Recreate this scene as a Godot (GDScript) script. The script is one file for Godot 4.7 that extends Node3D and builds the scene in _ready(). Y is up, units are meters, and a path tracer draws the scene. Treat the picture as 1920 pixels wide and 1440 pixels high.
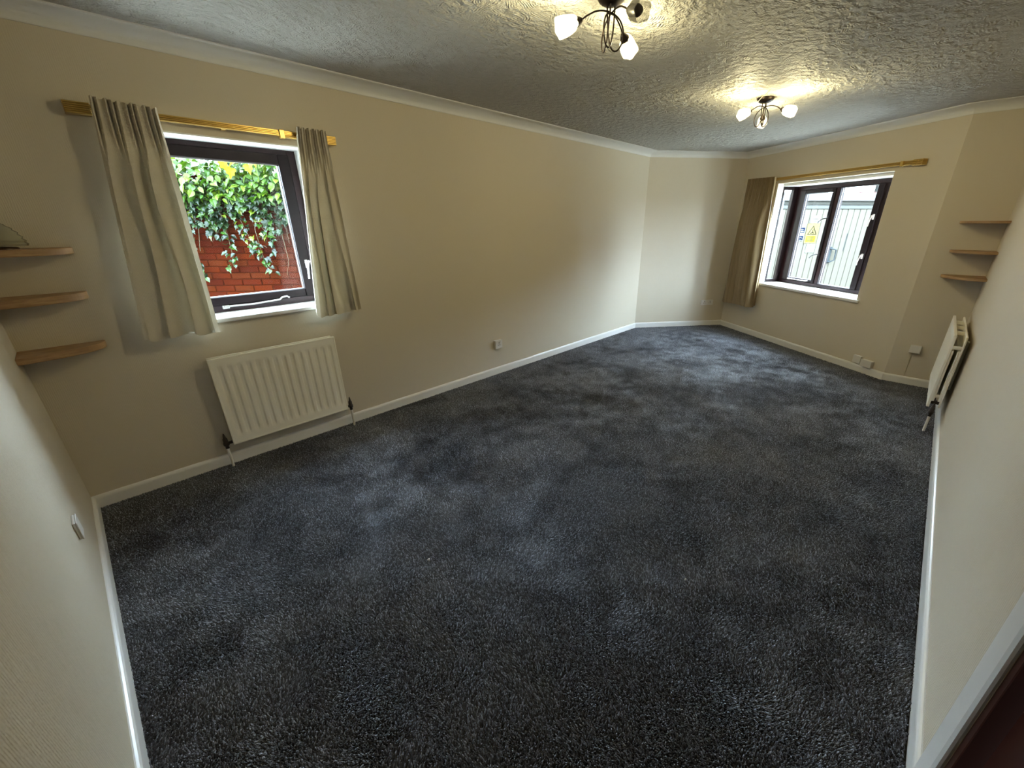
extends Node3D
# A carpeted living room with two windows, two radiators, corner shelves and two ceiling lights.

const H := 2.35            # ceiling height
const EYE := 1.48659       # camera height
const UP := Vector3.UP
# corners of the room in plan (x, z): left/front, front/angled, angled/bay, bay/end, end/right, right/left
const PX: Array[float] = [-0.28067, 5.69364, 6.78762, 5.35737, 5.35737, -0.28067]
const PZ: Array[float] = [-3.16748, -3.16748, -2.26556, -0.09410, 0.34771, 0.34771]
enum { FRONT, ANGLED, BAY, END, RIGHT, LEFT }

var M := {}
var used := {}
var rng := RandomNumberGenerator.new()


# ------------------------------------------------------------------ set-up
func _ready() -> void:
	rng.seed = 4711
	setup_camera()
	setup_sky()
	make_materials()
	build_shell()
	build_window_front()
	build_window_bay()
	build_door()
	build_garden()
	build_substation()
	build_curtains()
	build_radiators()
	build_shelves()
	build_lights()
	build_electrics()
	build_carpet()


func setup_camera() -> void:
	var f := 776.5334
	var cx := 43.9693
	var cy := 31.0346
	var pitch := deg_to_rad(-23.2006)
	var roll := deg_to_rad(-0.2169)
	var yaw := deg_to_rad(42.7168)
	var f0 := Vector3(cos(yaw), 0, -sin(yaw))
	var r0 := Vector3(sin(yaw), 0, cos(yaw))
	var fw := f0 * cos(pitch) + UP * sin(pitch)
	var u0 := -f0 * sin(pitch) + UP * cos(pitch)
	var r := r0 * cos(roll) + u0 * sin(roll)
	var u := -r0 * sin(roll) + u0 * cos(roll)
	var cam := Camera3D.new()
	cam.name = "camera"
	var near := 0.05
	cam.set_frustum(2.0 * near * 720.0 / f, Vector2(-cx / f * near, cy / f * near), near, 200.0)
	cam.keep_aspect = Camera3D.KEEP_HEIGHT
	add_child(cam)
	cam.transform = Transform3D(Basis(r, u, -fw), Vector3(0, EYE, 0))
	cam.current = true


func setup_sky() -> void:
	var sm := ProceduralSkyMaterial.new()
	sm.sky_top_color = lin(0.63, 0.82, 1.0)
	sm.sky_horizon_color = lin(0.35, 0.43, 0.52)
	sm.sky_curve = 0.15
	sm.ground_bottom_color = lin(0.05, 0.055, 0.055)
	sm.ground_horizon_color = lin(0.10, 0.11, 0.115)
	var sky := Sky.new()
	sky.sky_material = sm
	var e := Environment.new()
	e.background_mode = Environment.BG_SKY
	e.sky = sky
	e.background_energy_multiplier = 58.0
	e.tonemap_mode = Environment.TONE_MAPPER_LINEAR
	e.tonemap_exposure = 1.36
	e.sdfgi_enabled = true
	e.ssao_enabled = true
	e.ssil_enabled = true
	var w := WorldEnvironment.new()
	w.name = "world_environment"
	w.environment = e
	add_child(w)


# ------------------------------------------------------------------ materials
func lin(r: float, g: float, b: float) -> Color:
	return Color(r, g, b).linear_to_srgb()


func mat(called: String, c: Color, rough := 0.6, metal := 0.0, spec := 0.5) -> StandardMaterial3D:
	var m := StandardMaterial3D.new()
	m.resource_name = called
	m.albedo_color = c
	m.roughness = rough
	m.metallic = metal
	m.metallic_specular = spec
	M[called] = m
	return m


func tri_map(m: StandardMaterial3D, scale: float, world := true) -> void:
	m.uv1_triplanar = true
	m.uv1_world_triplanar = world
	m.uv1_triplanar_sharpness = 4.0
	m.uv1_scale = Vector3(scale, scale, scale)


func relief(m: StandardMaterial3D, t: Texture2D, cm: float) -> void:
	m.heightmap_enabled = true
	m.heightmap_texture = t
	m.heightmap_scale = cm


func float_texture(n: int, h: int, data: PackedFloat32Array) -> ImageTexture:
	return ImageTexture.create_from_image(Image.create_from_data(n, h, false, Image.FORMAT_RF, data.to_byte_array()))


# swirled plaster: overlapping fans of concentric ridges
func ceiling_relief() -> ImageTexture:
	var n := 1024
	var size := 1.6
	var px := n / size
	var d := PackedFloat32Array()
	d.resize(n * n)
	var wob := FastNoiseLite.new()
	wob.seed = 5
	wob.fractal_type = FastNoiseLite.FRACTAL_NONE
	wob.frequency = 0.012
	for k in 250:
		var x0 := rng.randf() * n
		var y0 := rng.randf() * n
		var rad := rng.randf_range(0.065, 0.12) * px
		var per := rng.randf_range(0.0105, 0.0165) * px
		var a0 := rng.randf() * TAU
		var sweep := rng.randf_range(2.0, 3.14)
		var squash := rng.randf_range(0.75, 1.0)
		var deep := rng.randf_range(0.35, 1.0)
		var petals := rng.randf_range(3.0, 6.0)
		var ir := int(rad)
		for j in range(-ir, ir + 1):
			for i in range(-ir, ir + 1):
				var r := sqrt(i * i + j * j * squash)
				if r > rad:
					continue
				var a := absf(wrapf(atan2(j, i) - a0, -PI, PI))
				if a > sweep:
					continue
				var wn := wob.get_noise_2d(i + x0, j + y0)
				var ph := r / per + wn * 0.9 + 0.38 * sin(a * petals + a0) + a * 0.12
				var rid := 0.5 + 0.5 * sin(ph * TAU)
				var edge := clampf((rad - r) / (per * 0.9), 0.0, 1.0) * clampf((sweep - a) * r / (per * 0.8), 0.0, 1.0)
				var brk := smoothstep(-0.05, 0.5, wob.get_noise_2d((i + y0) * 2.6, (j + x0) * 2.6))
				var hgt := (0.22 + rid * (0.2 + 0.8 * brk)) * deep
				var at := (int(y0 + j + n) % n) * n + int(x0 + i + n) % n
				d[at] = lerpf(d[at], hgt, edge)
	var lump := FastNoiseLite.new()
	lump.seed = 12
	lump.frequency = 0.022
	lump.fractal_octaves = 3
	var grit := FastNoiseLite.new()
	grit.fractal_octaves = 2
	grit.seed = 9
	grit.frequency = 0.15
	for k in n * n:
		var xx := k % n
		var yy := k / n
		var fade := minf(1.0, minf(minf(xx, n - xx), minf(yy, n - yy)) / 40.0)
		d[k] = d[k] * 0.62 + 0.15 * grit.get_noise_2d(xx, yy) + fade * (0.85 * lump.get_noise_2d(xx, yy * 1.3) + 0.35 * absf(lump.get_noise_2d(xx * 2.7 + 400.0, yy * 2.7)))
	return float_texture(n, n, d)


# embossed wallpaper: broken upright ribs with a fine weave
func wallpaper_relief() -> ImageTexture:
	var n := 512
	var d := PackedFloat32Array()
	d.resize(n * n)
	var a := FastNoiseLite.new()
	a.seed = 21
	a.frequency = 0.02
	var b := FastNoiseLite.new()
	b.seed = 22
	b.frequency = 0.16
	for y in n:
		for x in n:
			var w := a.get_noise_2d(x * 1.0, y * 0.35)
			var rib := 0.5 + 0.5 * sin(x * TAU * 56.0 / n + w * 3.4)
			d[y * n + x] = rib * (0.62 + 0.5 * a.get_noise_2d(x * 3.0 + 900.0, y * 0.8)) + 0.32 * b.get_noise_2d(x, y * 0.6)
	return float_texture(n, n, d)


func noise_tex(seed_: int, freq: float, n := 512, octaves := 4) -> NoiseTexture2D:
	var f := FastNoiseLite.new()
	f.seed = seed_
	f.frequency = freq
	f.fractal_octaves = octaves
	var t := NoiseTexture2D.new()
	t.width = n
	t.height = n
	t.seamless = true
	t.noise = f
	return t


func weave_relief() -> ImageTexture:
	var n := 128
	var d := PackedFloat32Array()
	d.resize(n * n)
	for y in n:
		for x in n:
			var a := absf(sin(x * PI * 8.0 / n))
			var b := absf(sin(y * PI * 8.0 / n))
			d[y * n + x] = maxf(1.0 - a, 1.0 - b)
	return float_texture(n, n, d)


func wood_texture(dark: Color, light: Color, seed_: int) -> ImageTexture:
	var w := 512
	var h := 256
	var im := Image.create(w, h, false, Image.FORMAT_RGB8)
	var f := FastNoiseLite.new()
	f.seed = seed_
	f.frequency = 0.008
	var g := FastNoiseLite.new()
	g.seed = seed_ + 1
	g.frequency = 0.05
	for y in h:
		for x in w:
			var v := 0.5 + 0.5 * sin((y * 0.16 + f.get_noise_2d(x * 0.4, y * 2.0) * 9.0))
			v = v * 0.5 + 0.28 + 0.45 * g.get_noise_2d(x * 0.12, y * 3.0)
			im.set_pixel(x, y, dark.lerp(light, clampf(v, 0.0, 1.0)))
	return ImageTexture.create_from_image(im)


func make_materials() -> void:
	var m: StandardMaterial3D
	var wp := wallpaper_relief()
	m = mat("wall_paint", lin(0.585, 0.515, 0.40), 0.62, 0.0, 0.4)
	tri_map(m, 1.0 / 0.42)
	relief(m, wp, 0.035)
	m = mat("wall_paint_ribbed", lin(0.585, 0.515, 0.40), 0.62, 0.0, 0.4)
	tri_map(m, 1.0 / 0.62)
	relief(m, wp, 0.16)
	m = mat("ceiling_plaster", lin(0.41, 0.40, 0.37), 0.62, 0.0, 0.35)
	tri_map(m, 1.0 / 1.6)
	relief(m, ceiling_relief(), 0.85)
	mat("gloss_white", lin(0.74, 0.72, 0.68), 0.32)
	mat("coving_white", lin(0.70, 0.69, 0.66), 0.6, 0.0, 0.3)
	mat("reveal_white", lin(0.80, 0.80, 0.78), 0.5)
	m = mat("mahogany", lin(0.022, 0.007, 0.008), 0.38, 0.0, 0.4)
	relief(m, noise_tex(3, 0.05), 0.03)
	tri_map(m, 3.0, false)
	mat("mahogany_dark", lin(0.010, 0.005, 0.005), 0.45, 0.0, 0.28)
	m = mat("door_wood", lin(0.045, 0.012, 0.008), 0.38)
	m = mat("glass", Color(1, 1, 1, 0.004), 0.0, 0.0, 0.25)
	m.transparency = BaseMaterial3D.TRANSPARENCY_ALPHA
	mat("spacer_white", lin(0.16, 0.16, 0.165), 0.5)
	mat("handle_white", lin(0.78, 0.72, 0.70), 0.35)
	mat("handle_dark", lin(0.05, 0.04, 0.04), 0.4)
	mat("stay_silver", lin(0.62, 0.58, 0.55), 0.35, 0.6)
	m = mat("lining_gold", lin(0.30, 0.22, 0.12), 0.55, 0.0, 0.3)
	m.backlight_enabled = true
	m.backlight = Color(0.25, 0.2, 0.12)
	mat("brass", lin(0.62, 0.42, 0.13), 0.30, 0.9)
	m = mat("curtain_cream", lin(0.62, 0.56, 0.46), 0.85, 0.0, 0.2)
	tri_map(m, 1.0 / 0.05, false)
	relief(m, weave_relief(), 0.10)
	m.backlight_enabled = true
	m.backlight = Color(0.44, 0.42, 0.36)
	m.rim_enabled = true
	m.rim = 0.15
	m = mat("curtain_lining", lin(0.62, 0.58, 0.48), 0.8, 0.0, 0.2)
	m.backlight_enabled = true
	m.backlight = Color(0.5, 0.48, 0.42)
	m = mat("curtain_gold", lin(0.23, 0.165, 0.085), 0.40, 0.0, 0.4)
	tri_map(m, 1.0 / 0.3, false)
	relief(m, noise_tex(14, 0.02), 0.08)
	m.backlight_enabled = true
	m.backlight = Color(0.06, 0.05, 0.03)
	m = mat("radiator_enamel", lin(0.86, 0.82, 0.71), 0.35)
	mat("pipe_paint", lin(0.66, 0.62, 0.54), 0.4)
	mat("valve_dark", lin(0.03, 0.022, 0.018), 0.45, 0.3)
	m = mat("shelf_wood", Color.WHITE, 0.5)
	m.albedo_texture = wood_texture(lin(0.25, 0.135, 0.055), lin(0.42, 0.255, 0.115), 33)
	tri_map(m, 2.2, false)
	mat("socket_white", lin(0.66, 0.63, 0.58), 0.35)
	mat("socket_hole", lin(0.02, 0.02, 0.02), 0.6)
	mat("cable_cream", lin(0.55, 0.48, 0.34), 0.6)
	mat("bronze", lin(0.045, 0.032, 0.026), 0.35, 0.7)
	m = mat("shade_lit", Color(1.0, 0.97, 0.86), 0.4)
	m.emission_enabled = true
	m.emission = lin(1.0, 0.90, 0.60)
	m.emission_energy_multiplier = 1.5
	m = mat("bulb_lit", Color(1.0, 0.98, 0.9), 0.4)
	m.emission_enabled = true
	m.emission = lin(1.0, 0.92, 0.68)
	m.emission_energy_multiplier = 4.0
	m = mat("shade_clear", Color(0.30, 0.29, 0.26, 0.5), 0.35)
	m.transparency = BaseMaterial3D.TRANSPARENCY_ALPHA
	mat("bulb_off", lin(0.13, 0.12, 0.11), 0.25)
	m = mat("cut_glass", Color(0.66, 0.64, 0.55, 0.6), 0.26)
	m.transparency = BaseMaterial3D.TRANSPARENCY_ALPHA
	mat("ornament_base", lin(0.10, 0.05, 0.03), 0.3)
	m = mat("carpet_yarn", Color.WHITE, 0.48, 0.0, 0.70)
	m.vertex_color_use_as_albedo = true
	mat("carpet_back", lin(0.012, 0.012, 0.013), 0.9)
	mat("lint_white", lin(0.7, 0.7, 0.68), 0.7)
	# outside
	mat("ground_grey", lin(0.36, 0.325, 0.265), 0.9, 0.0, 0.1)
	m = mat("mortar", lin(0.0105, 0.0022, 0.0007), 0.9, 0.0, 0.05)
	for k in 5:
		var t := [[0.0150, 0.0021, 0.0004], [0.0135, 0.0018, 0.0004], [0.0170, 0.0025, 0.0005], [0.0115, 0.0015, 0.0004], [0.0155, 0.0028, 0.0006]][k] as Array
		m = mat("brick_%d" % k, lin(t[0], t[1], t[2]) , 0.8, 0.0, 0.05)
		tri_map(m, 5.0)
		relief(m, noise_tex(40, 0.06, 256), 0.3)
	for k in 5:
		var t := [[0.0022, 0.0065, 0.0017], [0.0035, 0.010, 0.0018], [0.008, 0.021, 0.0022], [0.0017, 0.0045, 0.0019], [0.030, 0.042, 0.003]][k] as Array
		m = mat("leaf_%d" % k, lin(t[0], t[1], t[2]), 0.30, 0.0, 0.28)
		m.backlight_enabled = true
		m.backlight = lin(t[0] * 1.4, t[1] * 1.6, t[2])
	m = mat("leaf_tint", Color.WHITE, 0.34, 0.0, 0.26)
	m.vertex_color_use_as_albedo = true
	m.backlight_enabled = true
	m.backlight = Color(0.55, 0.60, 0.30)
	m = mat("leaf_yellow", lin(0.085, 0.078, 0.002), 0.4, 0.0, 0.1)
	m.backlight_enabled = true
	m.backlight = lin(0.07, 0.065, 0.003)
	mat("stem_pale", lin(0.0348, 0.0313, 0.0196), 0.7, 0.0, 0.1)
	mat("stem_brown", lin(0.025, 0.016, 0.010), 0.8, 0.0, 0.1)
	m = mat("door_green", lin(0.0455, 0.0425, 0.0335), 0.6, 0.0, 0.05)
	m = mat("concrete", lin(0.0370, 0.0383, 0.0365), 0.8, 0.0, 0.05)
	tri_map(m, 1.2)
	relief(m, noise_tex(51, 0.03, 256), 0.3)
	m = mat("lichen_band", Color.WHITE, 0.8, 0.0, 0.05)
	var nt := noise_tex(52, 0.035, 512, 5)
	var gr := Gradient.new()
	gr.set_color(0, lin(0.010, 0.010, 0.009))
	gr.set_color(1, lin(0.032, 0.032, 0.027))
	gr.set_offset(0, 0.25)
	gr.set_offset(1, 0.75)
	nt.color_ramp = gr
	m.albedo_texture = nt
	tri_map(m, 3.2)
	mat("roof_white", lin(0.0480, 0.0495, 0.0495), 0.7, 0.0, 0.1)
	mat("roof_red", lin(0.0261, 0.0130, 0.0109), 0.8, 0.0, 0.05)
	mat("sign_white", lin(0.0735, 0.0735, 0.0679), 0.5, 0.0, 0.05)
	mat("sign_pale_yellow", lin(0.0621, 0.0520, 0.0215), 0.5, 0.0, 0.05)
	mat("sign_yellow", lin(0.0565, 0.0441, 0.0022), 0.5, 0.0, 0.05)
	mat("sign_black", lin(0.0035, 0.0035, 0.0030), 0.5, 0.0, 0.05)
	mat("sign_blue", lin(0.0035, 0.0057, 0.0130), 0.5, 0.0, 0.05)
	mat("sign_grey", lin(0.0239, 0.0239, 0.0209), 0.5, 0.0, 0.05)
	mat("body_dark", lin(0.008, 0.008, 0.007), 0.9, 0.0, 0.05)
	mat("lock_grey", lin(0.0152, 0.0183, 0.0196), 0.5, 0.0, 0.1)


# ------------------------------------------------------------------ mesh helper
class MB:
	var v := PackedVector3Array()
	var n := PackedVector3Array()
	var c := PackedColorArray()
	var tint := Color.WHITE

	func tri(a: Vector3, b: Vector3, d: Vector3, na: Vector3, nb: Vector3, nd: Vector3) -> void:
		var g := (b - a).cross(d - a)
		if g.dot(na + nb + nd) > 0.0:   # front faces run clockwise
			v.append_array([a, d, b])
			n.append_array([na, nd, nb])
		else:
			v.append_array([a, b, d])
			n.append_array([na, nb, nd])
		c.append_array([tint, tint, tint])

	func flat(a: Vector3, b: Vector3, d: Vector3, out: Vector3) -> void:
		var g := (b - a).cross(d - a)
		if g.length_squared() < 1e-16:
			return
		g = g.normalized()
		if g.dot(out) < 0.0:
			g = -g
		tri(a, b, d, g, g, g)

	func quad(a: Vector3, b: Vector3, d: Vector3, e: Vector3, out: Vector3) -> void:
		flat(a, b, d, out)
		flat(a, d, e, out)

	func hexa(p: Array) -> void:   # p[0..3] bottom ring, p[4..7] top ring
		var mid := Vector3.ZERO
		for q in p:
			mid += q / 8.0
		for f in [[0, 1, 2, 3], [4, 5, 6, 7], [0, 1, 5, 4], [1, 2, 6, 5], [2, 3, 7, 6], [3, 0, 4, 7]]:
			var o: Vector3 = (p[f[0]] + p[f[1]] + p[f[2]] + p[f[3]]) / 4.0 - mid
			quad(p[f[0]], p[f[1]], p[f[2]], p[f[3]], o)

	func box(lo: Vector3, hi: Vector3, bev := 0.0, xf := Transform3D()) -> void:
		var mid := (lo + hi) / 2.0
		var s := (hi - lo).abs() / 2.0
		bev = minf(bev, minf(s.x, minf(s.y, s.z)) * 0.9)
		for ax in 3:
			for sg in [-1.0, 1.0]:
				var u := (ax + 1) % 3
				var w := (ax + 2) % 3
				var pts := []
				for k in [[-1, -1], [1, -1], [1, 1], [-1, 1]]:
					var p := Vector3.ZERO
					p[ax] = sg * s[ax]
					p[u] = k[0] * (s[u] - bev)
					p[w] = k[1] * (s[w] - bev)
					pts.append(xf * (mid + p))
				var o := Vector3.ZERO
				o[ax] = sg
				quad(pts[0], pts[1], pts[2], pts[3], xf.basis * o)
		if bev <= 0.0:
			return
		for ax in 3:
			var u := (ax + 1) % 3
			var w := (ax + 2) % 3
			for su in [-1.0, 1.0]:
				for sw in [-1.0, 1.0]:
					var pts := []
					for k in [[-1, 0], [1, 0], [1, 1], [-1, 1]]:
						var p := Vector3.ZERO
						p[ax] = k[0] * (s[ax] - bev)
						p[u] = su * (s[u] - (bev if k[1] == 0 else 0.0))
						p[w] = sw * (s[w] - (0.0 if k[1] == 0 else bev))
						pts.append(xf * (mid + p))
					var o := Vector3.ZERO
					o[u] = su
					o[w] = sw
					quad(pts[0], pts[1], pts[2], pts[3], xf.basis * o)
		for sx in [-1.0, 1.0]:
			for sy in [-1.0, 1.0]:
				for sz in [-1.0, 1.0]:
					var g := Vector3(sx, sy, sz)
					var q := g * s
					flat(xf * (mid + q - g * Vector3(0, bev, bev)), xf * (mid + q - g * Vector3(bev, 0, bev)), xf * (mid + q - g * Vector3(bev, bev, 0)), xf.basis * g)

	func tube(path: Array, r: float, sides := 8, r_end := -1.0) -> void:
		var cnt := path.size()
		var rings := []
		var norms := []
		var t0: Vector3 = (path[1] - path[0]).normalized()
		var side := t0.cross(Vector3.UP if absf(t0.y) < 0.9 else Vector3.RIGHT).normalized()
		for i in cnt:
			var t: Vector3 = (path[mini(i + 1, cnt - 1)] - path[maxi(i - 1, 0)]).normalized()
			side = (side - t * side.dot(t)).normalized()
			var up := t.cross(side)
			var ring := []
			var nn := []
			var rr := r if r_end < 0.0 else lerpf(r, r_end, float(i) / (cnt - 1))
			for k in sides:
				var a := TAU * k / sides
				var d := side * cos(a) + up * sin(a)
				ring.append(path[i] + d * rr)
				nn.append(d)
			rings.append(ring)
			norms.append(nn)
		for i in cnt - 1:
			for k in sides:
				var l := (k + 1) % sides
				tri(rings[i][k], rings[i][l], rings[i + 1][l], norms[i][k], norms[i][l], norms[i + 1][l])
				tri(rings[i][k], rings[i + 1][l], rings[i + 1][k], norms[i][k], norms[i + 1][l], norms[i + 1][k])
		for e in [0, cnt - 1]:
			var o: Vector3 = path[0] - path[1] if e == 0 else path[cnt - 1] - path[cnt - 2]
			for k in sides:
				flat(path[e], rings[e][k], rings[e][(k + 1) % sides], o)

	# profile: array of Vector2(radius, height) turned round the y axis of xf
	func lathe(profile: Array, xf: Transform3D, segs := 24, lobes := 0, lobe := 0.0) -> void:
		var cnt := profile.size()
		for i in cnt - 1:
			var p: Vector2 = profile[i]
			var q: Vector2 = profile[i + 1]
			var e := q - p
			var nn := Vector2(e.y, -e.x).normalized()
			var pn := nn
			var qn := nn
			if i > 0:
				var b: Vector2 = p - profile[i - 1]
				var bn := Vector2(b.y, -b.x).normalized()
				if bn.dot(nn) > 0.5:
					pn = (bn + nn).normalized()
			if i < cnt - 2:
				var b: Vector2 = profile[i + 2] - q
				var bn := Vector2(b.y, -b.x).normalized()
				if bn.dot(nn) > 0.5:
					qn = (bn + nn).normalized()
			for k in segs:
				var a := TAU * k / segs
				var b2 := TAU * (k + 1) / segs
				var fa := 1.0 + lobe * cos(a * lobes) if lobes else 1.0
				var fb := 1.0 + lobe * cos(b2 * lobes) if lobes else 1.0
				var da := Vector3(cos(a), 0, sin(a))
				var db := Vector3(cos(b2), 0, sin(b2))
				var p1 := xf * (da * p.x * fa + Vector3(0, p.y, 0))
				var p2 := xf * (db * p.x * fb + Vector3(0, p.y, 0))
				var q1 := xf * (da * q.x * fa + Vector3(0, q.y, 0))
				var q2 := xf * (db * q.x * fb + Vector3(0, q.y, 0))
				var n1 := (xf.basis * (da * pn.x + Vector3(0, pn.y, 0))).normalized()
				var n2 := (xf.basis * (db * pn.x + Vector3(0, pn.y, 0))).normalized()
				var m1 := (xf.basis * (da * qn.x + Vector3(0, qn.y, 0))).normalized()
				var m2 := (xf.basis * (db * qn.x + Vector3(0, qn.y, 0))).normalized()
				if p.x > 1e-6:
					tri(p1, p2, q2, n1, n2, m2)
				if q.x > 1e-6:
					tri(p1, q2, q1, n1, m2, m1)

	# a sheet of points f.call(s, t); side gives which way it faces
	func sheet(nu: int, nv: int, f: Callable, side: Vector3) -> void:
		var p := []
		for i in nu + 1:
			var row := []
			for j in nv + 1:
				row.append(f.call(float(i) / nu, float(j) / nv))
			p.append(row)
		var nr := []
		for i in nu + 1:
			var row := []
			for j in nv + 1:
				var a: Vector3 = p[mini(i + 1, nu)][j] - p[maxi(i - 1, 0)][j]
				var b: Vector3 = p[i][mini(j + 1, nv)] - p[i][maxi(j - 1, 0)]
				row.append(a.cross(b).normalized())
			nr.append(row)
		var turn: float = 1.0
		var total := 0.0
		for i in nu + 1:
			for j in nv + 1:
				total += nr[i][j].dot(side)
		if total < 0.0:
			turn = -1.0
		for i in nu:
			for j in nv:
				tri(p[i][j], p[i + 1][j], p[i + 1][j + 1], nr[i][j] * turn, nr[i + 1][j] * turn, nr[i + 1][j + 1] * turn)
				tri(p[i][j], p[i + 1][j + 1], p[i][j + 1], nr[i][j] * turn, nr[i + 1][j + 1] * turn, nr[i][j + 1] * turn)

	# flat outline pulled up along xf's y from y0 to y1, edges chamfered by bev towards the middle
	func slab(poly: PackedVector2Array, y0: float, y1: float, xf := Transform3D(), bev := 0.0) -> void:
		var mid := Vector2.ZERO
		for q in poly:
			mid += q / poly.size()
		var small := PackedVector2Array()
		for q in poly:
			small.append(q - (q - mid).normalized() * bev)
		var idx := Geometry2D.triangulate_polygon(poly)
		for k in range(0, idx.size(), 3):
			for e in [[y0, -1.0], [y1, 1.0]]:
				var a := small[idx[k]]
				var b := small[idx[k + 1]]
				var d := small[idx[k + 2]]
				flat(xf * Vector3(a.x, e[0], a.y), xf * Vector3(b.x, e[0], b.y), xf * Vector3(d.x, e[0], d.y), xf.basis * Vector3(0, e[1], 0))
		var cw := Geometry2D.is_polygon_clockwise(poly)
		for k in poly.size():
			var l := (k + 1) % poly.size()
			var a := poly[k]
			var b := poly[l]
			var e := b - a
			var o2 := Vector2(e.y, -e.x) if not cw else Vector2(-e.y, e.x)
			var o := xf.basis * Vector3(o2.x, 0, o2.y)
			if bev <= 0.0:
				quad(xf * Vector3(a.x, y0, a.y), xf * Vector3(b.x, y0, b.y), xf * Vector3(b.x, y1, b.y), xf * Vector3(a.x, y1, a.y), o)
			else:
				quad(xf * Vector3(a.x, y0 + bev, a.y), xf * Vector3(b.x, y0 + bev, b.y), xf * Vector3(b.x, y1 - bev, b.y), xf * Vector3(a.x, y1 - bev, a.y), o)
				var sa := small[k]
				var sb := small[l]
				quad(xf * Vector3(sa.x, y0, sa.y), xf * Vector3(sb.x, y0, sb.y), xf * Vector3(b.x, y0 + bev, b.y), xf * Vector3(a.x, y0 + bev, a.y), o + xf.basis * Vector3(0, -o2.length(), 0))
				quad(xf * Vector3(sa.x, y1, sa.y), xf * Vector3(sb.x, y1, sb.y), xf * Vector3(b.x, y1 - bev, b.y), xf * Vector3(a.x, y1 - bev, a.y), o + xf.basis * Vector3(0, o2.length(), 0))

	func mesh() -> ArrayMesh:
		var a := []
		a.resize(Mesh.ARRAY_MAX)
		a[Mesh.ARRAY_VERTEX] = v
		a[Mesh.ARRAY_NORMAL] = n
		a[Mesh.ARRAY_COLOR] = c
		var m := ArrayMesh.new()
		m.add_surface_from_arrays(Mesh.PRIMITIVE_TRIANGLES, a)
		return m


# ------------------------------------------------------------------ scene helper
func numbered(called: String) -> String:
	if not used.has(called):
		used[called] = 0
		return called
	used[called] += 1
	return "%s_%03d" % [called, used[called]]


func tag(o: Node3D, label: String, category: String, group := "", kind := "") -> Node3D:
	o.set_meta("label", label)
	if category:
		o.set_meta("category", category)
	if group:
		o.set_meta("group", group)
	if kind:
		o.set_meta("kind", kind)
	return o


func thing(called: String, label: String, category: String, xf := Transform3D(), group := "", kind := "") -> Node3D:
	var o := Node3D.new()
	o.name = numbered(called)
	add_child(o)
	o.transform = xf
	return tag(o, label, category, group, kind)


func part(called: String, mb: MB, m: String, parent: Node3D, label := "") -> MeshInstance3D:
	return part_mesh(called, mb.mesh(), m, parent, label)


func part_mesh(called: String, mesh: Mesh, m: String, parent: Node3D, label := "") -> MeshInstance3D:
	var o := MeshInstance3D.new()
	o.name = called
	o.mesh = mesh
	o.material_override = M[m]
	parent.add_child(o, true)
	if label:
		o.set_meta("label", label)
	return o


func single(called: String, mb: MB, m: String, label: String, category: String, xf := Transform3D(), group := "", kind := "") -> MeshInstance3D:
	var o := MeshInstance3D.new()
	o.name = numbered(called)
	o.mesh = mb.mesh()
	o.material_override = M[m]
	add_child(o)
	o.transform = xf
	tag(o, label, category, group, kind)
	return o


func structure(called: String, mb: MB, m: String, label: String, category: String) -> MeshInstance3D:
	return single(called, mb, m, label, category, Transform3D(), "", "structure")


func corner(i: int) -> Vector3:
	return Vector3(PX[i % 6], 0, PZ[i % 6])


func wall_t(i: int) -> Vector3:
	return (corner(i + 1) - corner(i)).normalized()


func wall_n(i: int) -> Vector3:
	var t := wall_t(i)
	return Vector3(-t.z, 0, t.x)


func wall_len(i: int) -> float:
	return corner(i + 1).distance_to(corner(i))


# x along the wall, y up, z out into the room
func on_wall(i: int, u: float, y: float, off := 0.0) -> Transform3D:
	return Transform3D(Basis(wall_t(i), UP, wall_n(i)), corner(i) + wall_t(i) * u + UP * y + wall_n(i) * off)


# corner i moved d into the room (outwards when negative), mitred
func mitre(i: int, d: float) -> Vector3:
	var n1 := wall_n((i + 5) % 6)
	var n2 := wall_n(i % 6)
	return corner(i) + (n1 + n2) * (d / (1.0 + n1.dot(n2)))


func wall_piece(mb: MB, i: int, u0: float, u1: float, y0: float, y1: float, th: float) -> void:
	var a := corner(i) + wall_t(i) * u0
	var b := corner(i) + wall_t(i) * u1
	var ao := a - wall_n(i) * th
	var bo := b - wall_n(i) * th
	if u0 <= 0.0:
		ao = mitre(i, -th)
	if u1 >= wall_len(i) - 0.0001:
		bo = mitre(i + 1, -th)
	var p := []
	for y in [y0, y1]:
		for q in [a, b, bo, ao]:
			p.append(q + UP * y)
	mb.hexa(p)


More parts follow.
